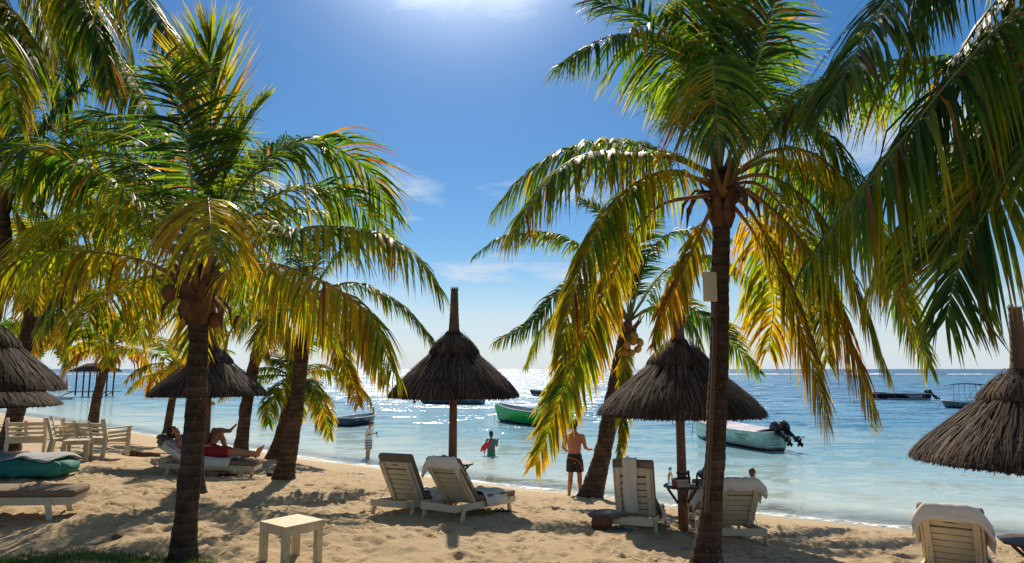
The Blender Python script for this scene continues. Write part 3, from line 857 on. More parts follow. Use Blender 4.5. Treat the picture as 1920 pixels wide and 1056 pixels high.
# --- palm beyond the right edge of the picture, very near ------------------
Y12 = 5.0
e, o_ = palm("palm_tree", "coconut palm standing beyond the right edge, only its dark hanging fronds in view", Y12, (2020, 900), [(2040, 700, 0), (2050, 400, 0), (2060, 100, 0), (2060, -40, 0)], (2060, -60), 0.13, 0.11, M['bark_dark'], 7, base_xy=(4.45, 5.0))
EDGE = [
 dict(pts=[(2060,-60,0),(1925,5,0),(1800,130,-.1),(1690,265,-.2),(1590,385,-.25),(1510,500,-.25)], age=0.26, L=1.28, droop=2.4),
 dict(pts=[(2060,-80,0),(1900,-110,.2),(1760,-80,.3),(1660,5,.4),(1592,125,.4),(1545,210,.4)], age=0.24, L=1.10, droop=1.2, face=.3),
 dict(pts=[(2060,-60,0),(1985,150,-.1),(1905,310,-.2),(1812,460,-.2),(1772,600,-.2)], age=0.26, L=0.99, droop=.55, face=.9, fwd=.7, start=.3),
 dict(pts=[(2060,-60,.5),(1900,60,.8),(1790,112,1.0),(1620,128,1.2),(1500,190,1.2),(1430,262,1.2)], age=0.24, L=0.99, droop=1.5),
 dict(pts=[(2060,-60,0),(2000,40,-.3),(1960,180,-.4),(1930,330,-.5)], age=0.30, L=1.04, droop=1.6, face=.5),
 dict(pts=[(2060,-90,0),(1960,-160,.1),(1850,-130,.1),(1760,-30,.1),(1720,80,.1)], age=0.22, L=1.10, droop=2.0),
 dict(pts=[(2060,-50,.3),(1930,100,.7),(1800,250,1.0),(1690,420,1.2),(1620,560,1.3)], age=0.47, L=1.10, droop=2.2),
 dict(pts=[(2060,-70,.2),(1940,-60,.3),(1840,40,.4),(1760,180,.5),(1700,330,.5)], age=0.21, L=1.05, droop=2.2),
 dict(pts=[(2060,-70,.3),(1960,-20,.6),(1880,120,.9),(1820,300,1.0),(1790,440,1.0)], age=0.26, L=1.0, droop=2.0, face=.3),
 dict(pts=[(2060,-60,.2),(1960,60,.2),(1860,240,.2),(1760,360,.2),(1680,500,.2)], age=0.34, L=1.0, droop=2.2),
 dict(pts=[(2060,-60,.4),(2150,-160,.6),(2300,-100,.7)], age=0.26, L=1.04, droop=1.4),
 dict(pts=[(2060,-60,.4),(2080,-160,1.2),(2080,-60,2.0)], age=0.26, L=1.04, droop=1.4),
]
for i, f in enumerate(EDGE): fr(e, o_, Y12, f.pop('pts'), seed=70 + i, width=.0135, dens=44, **f)
crownshaft(e, P(2060, -40, Y12), 0.12, o_, 8, 8)

# --- palms beyond the left edge -------------------------------------------
Y10 = 8.2
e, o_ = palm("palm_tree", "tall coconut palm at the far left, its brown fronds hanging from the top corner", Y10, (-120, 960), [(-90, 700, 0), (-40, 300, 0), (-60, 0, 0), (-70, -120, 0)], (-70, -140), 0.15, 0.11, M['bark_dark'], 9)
CORNER = [
 dict(pts=[(-70,-140,0),(60,-70,0),(150,22,-.1),(225,108,-.2),(285,220,-.3),(318,330,-.3)], age=0.38, L=1.10, droop=2.4),
 dict(pts=[(-70,-150,0),(90,-150,-.2),(230,-50,-.4),(310,45,-.5),(352,125,-.55)], age=0.25, L=1.10, droop=1.9, face=.2),
 dict(pts=[(-70,-130,0),(-10,-20,0),(40,50,-.1),(78,170,-.1)], age=0.50, L=0.81, droop=2.0),
 dict(pts=[(-70,-140,0),(20,-90,.2),(70,0,.3),(95,100,.3)], age=0.53, L=0.93, droop=2.0),
 dict(pts=[(-70,-150,0),(60,-150,.3),(170,-80,.6),(230,40,.8),(250,160,.8)], age=0.31, L=1.04, droop=2.0),
 dict(pts=[(-70,-140,0),(-40,0,-.5),(10,110,-.8),(30,230,-.9)], age=0.43, L=0.93, droop=2.0),
 dict(pts=[(-70,-140,0),(10,-160,.8),(90,-110,1.4),(140,0,1.7),(150,120,1.7)], age=0.37, L=1.04, droop=2.0),
 dict(pts=[(-70,-140,0),(0,-120,.9),(70,-40,1.3),(110,80,1.5),(120,220,1.5)], age=0.34, L=1.0, droop=2.2),
 dict(pts=[(-70,-140,0),(30,-130,-.3),(120,-60,-.6),(180,50,-.8),(205,170,-.8)], age=0.31, L=1.0, droop=2.2),
 dict(pts=[(-70,-140,0),(-160,-200,.3),(-260,-120,.4)], age=0.25, L=1.04, droop=1.5),
]
for i, f in enumerate(CORNER): fr(e, o_, Y10, f.pop('pts'), seed=90 + i, width=.0135, dens=44, **f)
crownshaft(e, P(-70, -110, Y10), 0.12, o_, 10, 8)

Y11 = 9.5
e, o_ = palm("palm_tree", "coconut palm with deep green arching fronds at the left edge, above the thatched parasols", Y11, (-60, 940), [(-40, 700, 0), (5, 500, 0), (0, 380, 0)], (0, 350), 0.14, 0.10, M['bark_dark'], 11)
for i, f in enumerate([
 dict(pts=[(0,350,0),(60,275,0),(120,195,-.1),(190,150,-.1),(262,168,-.2)], age=.02, L=.9, droop=.5, face=.5),
 dict(pts=[(0,350,0),(80,300,.3),(170,258,.4),(250,275,.5)], age=.05, L=.9, droop=.9, face=.3),
 dict(pts=[(0,350,0),(20,240,0),(60,160,0),(110,110,0)], age=.02, L=.8, droop=.3, face=.7),
 dict(pts=[(0,350,0),(-10,230,.2),(-20,130,.3)], age=.02, L=.8, droop=.3, face=.7),
 dict(pts=[(0,360,0),(70,340,-.3),(150,360,-.5),(210,430,-.6)], age=.25, L=.8, droop=1.6),
 dict(pts=[(0,360,0),(60,380,.2),(120,450,.3),(140,530,.3)], age=.4, L=.8, droop=1.8),
 dict(pts=[(0,360,0),(40,420,.2),(60,520,.3)], age=.5, L=.7, droop=1.8),
 dict(pts=[(0,350,.2),(90,310,1.0),(190,330,1.6),(260,420,1.9)], age=.2, L=.9, droop=1.4),
 dict(pts=[(0,350,0),(40,260,.8),(110,220,1.3),(190,240,1.6)], age=.02, L=.9, droop=1.0),
 dict(pts=[(0,350,0),(50,320,-.4),(120,300,-.7),(180,330,-.9)], age=.05, L=.9, droop=1.3),
 dict(pts=[(0,350,0),(-80,300,0),(-160,350,0)], age=.2, L=.8, droop=1.2)]):
    fr(e, o_, Y11, f.pop('pts'), seed=110 + i, width=.016, dens=44, **f)
crownshaft(e, P(0, 370, Y11), 0.11, o_, 12, 8)

# --- leaning palm on the waterline -----------------------------------------
Y3 = 16.2
e, o_ = palm("palm_tree", "leaning coconut palm with golden nuts at the waterline beside the bather", Y3, (1106, 925), [(1130, 850, 0), (1150, 740, 0), (1165, 660, 0), (1176, 610, 0)], (1178, 600), 0.215, 0.14, M['bark'], 13, flare=1.5)
for i, f in enumerate([
 dict(pts=[(1178,600,0),(1120,490,-.2),(1040,440,-.3),(950,440,-.4),(888,480,-.4)], age=.22, L=.85, droop=1.0),
 dict(pts=[(1178,600,0),(1110,530,.2),(1050,545,.3),(1000,600,.4),(925,645,.4)], age=.28, L=.9, droop=1.0, face=.4),
 dict(pts=[(1178,600,0),(1100,560,.6),(1030,600,.9),(985,690,1.0)], age=.4, L=.85, droop=1.4),
 dict(pts=[(1180,600,0),(1260,565,0),(1340,610,0),(1395,670,0),(1424,700,0)], age=.3, L=.9, droop=.8, face=.6),
 dict(pts=[(1180,600,0),(1250,505,.3),(1330,480,.4),(1425,540,.5)], age=.25, L=.9, droop=1.0),
 dict(pts=[(1180,600,0),(1220,470,0),(1290,430,0),(1370,450,0)], age=.2, L=.85, droop=.7),
 dict(pts=[(1180,600,0),(1165,470,.2),(1130,400,.2),(1080,370,.2)], age=.18, L=.8, droop=.5, face=.4),
 dict(pts=[(1180,600,0),(1195,470,.5),(1230,390,.6)], age=.15, L=.8, droop=.4, face=.5),
 dict(pts=[(1180,600,0),(1235,572,-.5),(1290,600,-.8),(1320,680,-.9)], age=.35, L=.8, droop=1.5),
 dict(pts=[(1178,610,0),(1172,690,-.5),(1168,790,-.6),(1163,866,-.6)], age=.55, L=.55, droop=1.0, face=.7, fwd=.8),
 dict(pts=[(1178,605,0),(1120,620,-.7),(1070,690,-1.0),(1050,780,-1.1)], age=.6, L=.8, droop=1.8)]):
    fr(e, o_, Y3, f.pop('pts'), seed=130 + i, width=.019, dens=36, rr=.03, **f)
crownshaft(e, P(1178, 610, Y3), 0.15, o_, 14, 9)
coconuts(e, [P(x, y, Y3 - .35) for x, y in ((1176, 648), (1188, 640), (1196, 655), (1184, 662), (1172, 662), (1190, 630), (1200, 642))], o_, M['coconut_gold'], .10)

# --- palms of the left middle ground ----------------------------------------
Y4 = 14.1
e, o_ = palm("palm_tree", "coconut palm with pale ringed trunk rising from open sand, left of the middle parasol", Y4, (530, 902), [(545, 830, 0), (558, 740, 0), (568, 640, 0), (576, 570, 0)], (578, 555), 0.165, 0.12, M['bark'], 15, flare=1.5)
for i, f in enumerate([
 dict(pts=[(580,555,0),(660,530,0),(740,562,0),(795,615,0),(826,668,0)], age=.22, L=.85, droop=1.2),
 dict(pts=[(580,555,0),(640,470,.2),(710,440,.3),(770,480,.4)], age=.25, L=.85, droop=.8),
 dict(pts=[(580,555,0),(640,580,-.6),(690,640,-.8),(722,720,-.9)], age=.62, L=.85, droop=1.8),
 dict(pts=[(578,555,0),(530,530,0),(480,560,0),(450,630,0)], age=.45, L=.8, droop=1.4),
 dict(pts=[(578,555,0),(550,470,.3),(500,430,.4),(440,450,.5)], age=.25, L=.85, droop=.8),
 dict(pts=[(578,555,0),(600,450,.5),(640,390,.6)], age=.2, L=.8, droop=.5),
 dict(pts=[(578,555,0),(640,560,1.2),(690,600,1.8),(720,660,2.0)], age=.4, L=.85, droop=1.5),
 dict(pts=[(578,560,0),(610,610,-.3),(650,690,-.4),(672,760,-.4)], age=.72, L=.6, droop=1.4, face=.4),
 dict(pts=[(578,560,0),(530,580,-.6),(490,640,-.8)], age=.55, L=.8, droop=1.7)]):
    fr(e, o_, Y4, f.pop('pts'), seed=150 + i, width=.018, dens=38, rr=.03, **f)
crownshaft(e, P(578, 565, Y4), 0.15, o_, 16, 8)

def bg_palm(label, Y, base_px, mid, crown_px, r0, r1, seed, n, ln, age, L, extra=(), mat='bark', **kw):
    e, o_ = palm("palm_tree", label, Y, base_px, [(a, b, 0) for a, b in mid] + [(crown_px[0], crown_px[1], 0)], crown_px, r0, r1, M[mat], seed)
    auto_crown(e, o_, P(crown_px[0], crown_px[1] - 6, Y), n, ln, age, seed, L, **kw)
    for i, f in enumerate(extra): fr(e, o_, Y, f.pop('pts'), seed=seed * 7 + i, width=.022, dens=32, rr=.03, **f)
    crownshaft(e, P(crown_px[0], crown_px[1], Y), r1 * .95, o_, seed + 1, 8)
    return e, o_
bg_palm("small shore palm with low spreading yellow fronds behind the pale ringed trunk", 20.5, (510, 858), [(527, 810), (540, 755)], (545, 712), 0.17, 0.12, 21, 9, 2.0, .12, .75, width=.022,
        extra=[dict(pts=[(545,705,0),(600,690,0),(650,705,0),(685,735,0),(700,765,0)], age=.62, L=.85, droop=1.8), dict(pts=[(545,705,0),(580,720,-.4),(605,760,-.6),(618,820,-.6)], age=.66, L=.7, droop=1.3, face=.5),
               dict(pts=[(545,705,0),(510,690,0),(470,695,0),(440,725,0)], age=.3, L=.7, droop=1.2)])
e, o_ = bg_palm("slim palm with small brown nuts leaning behind the sunbathers", 19.5, (450, 835), [(465, 740), (483, 650)], (497, 575), 0.175, 0.13, 22, 14, 2.6, .3, .85, width=.022)
coconuts(e, [P(x, y, 19.3) for x, y in ((438, 604), (447, 598), (452, 610), (442, 612))], o_, M['coconut_brown'], .11)
bg_palm("thin young palm with yellowing fronds at the water, left of the dark trunk", 22.5, (308, 836), [(318, 780), (325, 735)], (330, 690), 0.14, 0.09, 23, 11, 2.0, .36, .65, width=.022, lo=-5,
        extra=[dict(pts=[(330,690,0),(290,700,0),(262,712,0),(240,735,0)], age=.6, L=.6, droop=1.3)])
e, o_ = bg_palm("leaning palm with dry hanging sheaths beside the jetty", 25.5, (172, 800), [(182, 745), (197, 690)], (206, 655), 0.18, 0.13, 24, 13, 2.5, .42, .8, width=.024, lo=2, hi=80)
hanging_husks(e, P(206, 665, 25.3), o_, 25, 10, 1.0)
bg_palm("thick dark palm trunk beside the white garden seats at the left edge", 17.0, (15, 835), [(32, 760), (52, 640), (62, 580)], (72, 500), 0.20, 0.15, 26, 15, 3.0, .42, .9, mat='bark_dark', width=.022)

bg_palm("added tall palm almost hidden behind the short dark palm, yellow green crown", 11.2, (366, 915), [(370, 780), (374, 640), (376, 560)], (372, 470), 0.12, 0.09, 28, 11, 2.9, .16, .9, dens=36, width=.016, mat='bark_dark', lo=-25)  # added palm: thickens the left foliage and shades the near left sand
# ------------------------------------------------------------------ furniture
M['paint'] = simple("cream_paint", (0.66, 0.56, 0.38), 0.5, 0.14, 5, 0.25, 0.003, 40, stretch=(1, 1, 1))
M['paint_worn'] = simple("worn_cream_paint", (0.55, 0.46, 0.29), 0.55, 0.3, 7, 0.35, 0.004, 30, stretch=(1, 6, 1))
M['cushion'] = simple("taupe_cushion", (0.22, 0.15, 0.10), 0.9, 0.15, 6, 0.3, 0.003, 180)
M['towel'] = simple("white_towel", (0.74, 0.68, 0.60), 0.95, 0.08, 5, 0.6, 0.006, 140)
M['towel_grey'] = simple("grey_towel", (0.42, 0.42, 0.42), 0.95, 0.1, 5, 0.6, 0.006, 140)
M['slot_shade'] = simple("grip_shade", (0.03, 0.022, 0.016), 0.9, 0.2, 5, 0)  # near-black colour stands for the shade inside the hand grip
M['steel'] = simple("steel_rod", (0.45, 0.44, 0.42), 0.35, 0.1, 5, 0, metallic=0.9)
M['wood_pole'] = simple("brown_pole", (0.22, 0.11, 0.055), 0.65, 0.35, 5, 0.5, 0.006, 18, stretch=(4, 4, .5))
M['wood_dark'] = simple("dark_wood", (0.085, 0.045, 0.028), 0.6, 0.35, 6, 0.4, 0.004, 25, stretch=(1, 5, 1))
M['thatch_under'] = simple("thatch_under", (0.05, 0.033, 0.022), 0.95, 0.4, 9, 0.8, 0.02, 60)
def make_thatch():
    t = NT("thatch"); at = t.node("ShaderNodeAttribute", attribute_name="leaf_colour")
    c = t.mixc(1.0, at.outputs["Color"], t.ramp(t.noise(30, 3, .6, t.obj()), [(.3, .7), (.7, 1.25)]), 'MULTIPLY')
    return t.done(t.bsdf(c, 0.8, None, 0, 0.12))
M['thatch'] = make_thatch()
M['thatch_neck'] = simple("thatch_neck", (0.17, 0.105, 0.07), 0.85, 0.45, 14, 0.9, 0.02, 26, stretch=(1, 1, 7))

def cushion(mb, c, d, rot=None, b=0.03):
    mb.box(c, d, rot, b)

def lounger(name, label, x, y, phi, back=50.0, group="white sun loungers", scale=.92, cushions=True, ln=1.92):
    """origin: sand under the middle of the head end; +y runs to the foot end"""
    phi = R(phi)
    dx, dy = math.sin(phi), math.cos(phi)
    g = [ground(x + q * dx, y + q * dy) for q in (0.1, 1.0, 1.8)]
    z = sum(g) / 3
    e = empty(name, (x, y, z - 0.02), -phi, label, "sun lounger", group, scale)
    e.rotation_euler = (math.atan2(g[2] - g[0], 1.7) * 0.9, 0, -phi)
    W = 0.68; zt = 0.36; h = 0.105
    def one(nm, f, mat=M['paint'], sm=False):
        m = MB(); f(m); return m.build(nm, mat, e, sm)
    for s in (-1, 1):
        one("side_rail", lambda m: m.box((s * (W / 2 - .0175), ln / 2, zt - h / 2), (.035, ln - .082, h), None, .005))
    one("head_rail", lambda m: m.box((0, .02, zt - h / 2), (W + .004, .038, h + .004), None, .005))
    one("foot_rail", lambda m: m.box((0, ln - .02, zt - h / 2), (W + .004, .038, h + .004), None, .005))
    for s in (-1, 1):
        for (y0, y1) in ((0.20, .10), (ln - .30, ln - .20)):
            one("leg", lambda m: m.bar((s * (W / 2 + .022), y0, zt - .03), (s * (W / 2 + .035), y1, -.06), .038, .075, (0, 1, 0), .006))
    hy = 0.62
    for k in range(9):
        yy = hy + .10 + k * (ln - hy - .2) / 8
        one("seat_slat", lambda m: m.box((0, yy, zt - .025), (W - .074, .085, .02)))
    a = R(back); L = 0.80
    q0 = Vector((0, hy, zt - .01)); d = Vector((0, -math.cos(a), math.sin(a))); nrm = Vector((0, math.sin(a), math.cos(a)))
    rot = Matrix((Vector((1, 0, 0)), d, nrm)).transposed()
    bk = one("backrest", lambda m: (m.box(q0 + d * (L - .06), (W - .12, .125, .024), rot, .004)))
    def sub(nm, f, mat=M['paint'], par=None):
        m = MB(); f(m); return m.build(nm, mat, par or bk)
    for s in (-1, 1):
        sub("stile", lambda m: m.box(q0 + d * (L / 2) + Vector((s * (W / 2 - .10), 0, 0)) - nrm * .028, (.07, L, .03), rot, .004))
        sub("edge_board", lambda m: m.box(q0 + d * (L / 2) + Vector((s * (W / 2 - .045), 0, 0)), (.026, L - .01, .045), rot, .004))
    for k in range(6):
        sub("slat", lambda m: m.box(q0 + d * (.055 + k * .108), (W - .12, .088, .02), rot, .003))
    def grip(m):
        n = 10; top = []
        pts = [q0 + d * (L - .055 + .022 * math.sin(math.pi * i / n)) + Vector((-.075 + .15 * i / n, 0, 0)) - nrm * .0135 for i in range(n + 1)]
        base = [q0 + d * (L - .058) + Vector((-.075 + .15 * i / n, 0, 0)) - nrm * .0135 for i in range(n + 1)]
        m.grid([base, pts])
    sub("grip_slot_shade", grip, M['slot_shade'])  # no hole is cut: flat sheet with the opening's shade in its colour
    for s in (-1, 1):
        p = q0 + d * (L * .42) + Vector((s * (W / 2 - .10), 0, 0)) - nrm * .05
        sub("prop_rod", lambda m: m.tube([p, Vector((s * (W / 2 - .09), max(.09, p.y - .22), zt - .01))], .006, 6), M['steel'])
    if cushions:
        cb = MB(); cb.box(q0 + d * (L / 2 + .05) + nrm * .075, (W - .03, L + .10, .10), rot, .038)
        cb.build("back_cushion", M['cushion'], e, True)
        cs = MB(); cs.box((0, (hy + ln) / 2 + .045, zt + .045), (W - .03, ln - hy - .03, .10), None, .038)
        cs.build("seat_cushion", M['cushion'], e, True)
    e["q"] = [q0.y, q0.z, d.y, d.z, nrm.y, nrm.z]
    return e

def world_of(e, p):
    m = Matrix.Translation(e.location) @ e.rotation_euler.to_matrix().to_4x4() @ Matrix.Scale(e.scale[0], 4)
    return m @ Vector(p)

def towel(name, label, e, path, x0, x1, mat, seed=0, wr=.015, thick=.006, flare=0.0, cat="towel", group=None, ends=0.0):
    """cloth sheet following a path in the (y,z) plane of lounger e, from x0 to x1"""
    rs = np.random.RandomState(seed)
    n = 26
    pts, L = catmull([(0, a, b) for a, b in path], n)
    nx = 18; rows = []
    ph = rs.uniform(0, 6, 5)
    for i in range(n):
        t = pts[min(i + 1, n - 1)] - pts[max(i - 1, 0)]; t /= np.linalg.norm(t)
        nr = np.array([0, -t[2], t[1]])
        if nr[2] < 0 and abs(nr[2]) > .3: nr = -nr
        row = []
        v = i / (n - 1)
        for k in range(nx):
            u = k / (nx - 1); x = x0 + (x1 - x0) * u + flare * (v - .5) * (u - .5)
            w = wr * (math.sin(u * 13 + ph[0] + 2 * v) + .7 * math.sin(u * 23 + ph[1] - 3 * v) + .5 * math.sin(v * 17 + ph[2] + 4 * u)) * (.5 + .6 * abs(math.sin(v * 2 + ph[3])))
            dz = -ends * (max(0, abs(u - .5) * 2 - .62) / .38) ** 1.5
            p = pts[i] + nr * (abs(w) + .004)
            row.append(world_of(e, (x + .01 * math.sin(v * 9 + ph[4]), p[1], p[2] + dz)))
        rows.append(row)
    c = sum((r[nx // 2] for r in rows), Vector()) / n
    m = MB(); m.grid([[p - c for p in r] for r in rows])
    o = m.build(name, mat, None, True)
    o.location = c
    s = o.modifiers.new("thick", 'SOLIDIFY'); s.thickness = thick; s.offset = 1
    tag(o, label, cat, group or "beach towels")
    return o

def wrap_top(e, down_front, down_back, lift=.128):
    """path over the top of the back cushion: from the seat side up, over and down the rear"""
    y0, z0, dy, dz, ny, nz = e["q"]
    L = .90
    f = lambda s, h: (y0 + dy * s + ny * h, z0 + dz * s + nz * h)
    return [f(L - down_front, lift), f(L - .12, lift), f(L + .01, lift - .03), f(L + .03, .06), f(L - .03, -.045), f(L - down_back, -.06)]

# the pair under the middle parasol
la = lounger("sun_lounger", "sun lounger with bare taupe cushion, left of the pair under the middle parasol", -1.88, 10.6, 22, 50)
lb = lounger("sun_lounger", "sun lounger with towel over its back, right of the pair under the middle parasol", -1.08, 10.2, 29, 46)
towel("towel", "white towel draped over the back of the right-hand middle lounger", lb, wrap_top(lb, .5, .12), -.36, .36, M['towel'], 1, ends=.16)
towel("towel", "white towel hanging over the seat of the right-hand middle lounger", lb, [(.86, .49), (1.1, .475), (1.35, .475), (1.6, .475)], -.34, .395, M['towel'], 2, ends=.22)
towel("towel", "white towel crumpled on the seat of the left-hand middle lounger", la, [(.85, .50), (1.1, .48), (1.4, .475)], -.30, .395, M['towel'], 3, wr=.025, ends=.22)
# beside the right parasol
lc = lounger("sun_lounger", "upright sun lounger beside the pole with number plate", 1.62, 9.75, 18, 66)
towel("towel", "narrow white towel hanging down the slats of the upright lounger", lc, wrap_top(lc, .25, .86), -.16, .06, M['towel'], 4, wr=.016)
towel("towel", "white towel sliding off the seat of the upright lounger", lc, [(.80, .62), (.95, .485), (1.2, .475), (1.5, .475)], -.25, .40, M['towel'], 5, wr=.02, ends=.24)
ld = lounger("sun_lounger", "sun lounger half hidden behind the tall palm trunk, towel over its top", 3.28, 9.95, 2, 48)
towel("towel", "grey-white towel over the top of the lounger behind the palm trunk", ld, wrap_top(ld, .4, .12), -.38, .38, M['towel'], 6, ends=.12)
le = lounger("sun_lounger", "near sun lounger at the lower right corner with draped towel", 4.36, 7.05, 34, 44, scale=.90)
towel("towel", "pale towel draped over the near lounger in the lower right corner", le, wrap_top(le, .5, .10), -.38, .40, M['towel'], 7, ends=.20)
towel("towel", "pale towel lying on the seat of the near right lounger", le, [(.85, .50), (1.1, .475), (1.5, .475)], -.3, .40, M['towel'], 8, ends=.2)
# sunbathers' loungers on the left
lf = lounger("sun_lounger", "sun lounger carrying the sunbather in red shorts", -7.1, 14.35, 84, 28, ln=2.0)
lg = lounger("sun_lounger", "sun lounger carrying the sunbather with crossed legs, the farther one", -7.75, 15.5, 84, 30, ln=2.0)
towel("towel", "white towel under the sunbather in red shorts", lf, [(.0, .82), (.3, .66), (.6, .52), (.9, .482), (1.45, .482)], -.33, .385, M['towel'], 9, ends=.16)
towel("towel", "white towel under the sunbather with crossed legs", lg, [(.0, .82), (.3, .66), (.6, .52), (.9, .482), (1.8, .482)], -.36, .385, M['towel'], 10, ends=.08)
# near left, cut by the frame
lh = lounger("sun_lounger", "flat sun lounger cut by the left edge of the picture", -7.5, 9.0, 76, 12)
# the sunbather behind the palm trunk
li = lounger("sun_lounger", "low sun lounger of the sunbather behind the tall palm trunk", 3.40, 12.05, 6, 38)
towel("towel", "white towel hanging off the lounger behind the palm trunk", li, [(-.02, .60), (.05, .78), (.3, .66), (.6, .52), (1.0, .48)], -.34, .39, M['towel'], 12, wr=.02, ends=.25)

# ---- small square table in the foreground
def square_table(label, x, y, phi, w, h, top=.05):
    z = ground(x, y); e = empty("side_table", (x, y, z - .02), R(phi), label, "table", "small white side tables")
    n = 4
    for k in range(n):
        m = MB(); m.box((0, -w / 2 + (k + .5) * w / n, h - .011), (w, w / n - .003, .022), None, .002); m.build("top_plank", M['paint_worn'], e)
    for s in (-1, 1):
        m = MB(); m.box((s * (w / 2 - .014), 0, h - .058), (.024, w - .02, .07)); m.build("apron", M['paint_worn'], e)
        m = MB(); m.box((0, s * (w / 2 - .014), h - .058), (w - .054, .024, .068)); m.build("apron", M['paint_worn'], e)
        for s2 in (-1, 1):
            m = MB(); m.box((s * (w / 2 - .036), s2 * (w / 2 - .036), (h - .026) / 2 - .04), (.066, .066, h - .026 + .08), None, .004); m.build("leg", M['paint_worn'], e)
    return e
square_table("small weathered square table standing alone on the near sand", -2.24, 7.2, 52, .45, .44)
square_table("small white stool table in front of the garden seats", -9.45, 15.2, 20, .50, .45)

# ---- white slatted garden seats
def garden_seat(label, x, y, phi, W, D=.72, panels=3):
    z = ground(x, y); e = empty("garden_bench", (x, y, z - .02), R(phi), label, "bench", "white slatted garden seats")
    def one(nm, f, mat=M['paint'], par=e):
        m = MB(); f(m); return m.build(nm, mat, par)
    # back stands at y = 0 (towards the viewer), seat runs to y = D
    for s in (-1, 1):
        one("leg", lambda m: (m.bar((s * (W / 2 - .04), -.05, -.05), (s * (W / 2 - .04), .03, .38), .07, .07, (0, 1, 0), .004)))
        one("leg", lambda m: m.box((s * (W / 2 - .04), D - .04, .29), (.07, .07, .66), None, .004))
        one("back_post", lambda m: m.bar((s * (W / 2 - .04), .03, .38), (s * (W / 2 - .04), -.10, .86), .07, .06, (0, 1, 0), .004))
        one("arm", lambda m: m.box((s * (W / 2 - .04), D / 2 + .02, .635), (.09, D + .02, .03), None, .006))
        for k in range(3):
            one("arm_slat", lambda m: m.box((s * (W / 2 - .04), D / 2 + .02, .36 + k * .085), (.022, D - .13, .055)))
    for k in range(4):
        zz = .40 + k * .105; yy = .025 - (zz - .38) * .27
        one("back_slat", lambda m: m.bar((-W / 2 + .075, yy, zz), (W / 2 - .075, yy, zz), .026, .06 if k < 3 else .085, (0, -.25, 1)))
    for k in range(panels - 1):
        x_ = -W / 2 + (k + 1) * W / panels
        one("back_post", lambda m: m.bar((x_, -.0, .37), (x_, -.125, .80), .06, .025, (0, 1, 0)))
    one("front_rail", lambda m: m.box((0, D - .045, .31), (W - .15, .03, .09)))
    one("rear_rail", lambda m: m.box((0, .02, .31), (W - .15, .03, .09)))
    for k in range(6):
        one("seat_slat", lambda m: m.box((0, .09 + k * .105, .372), (W - .15, .085, .022)))
    return e
garden_seat("white slatted garden armchair behind the thick dark trunk", -11.5, 16.5, 18, .85, panels=2)
garden_seat("white slatted garden bench with its back to the viewer", -9.75, 15.9, -14, 1.2)
garden_seat("white slatted garden armchair turned sideways next to the bench", -10.55, 16.0, -62, .80, panels=2)

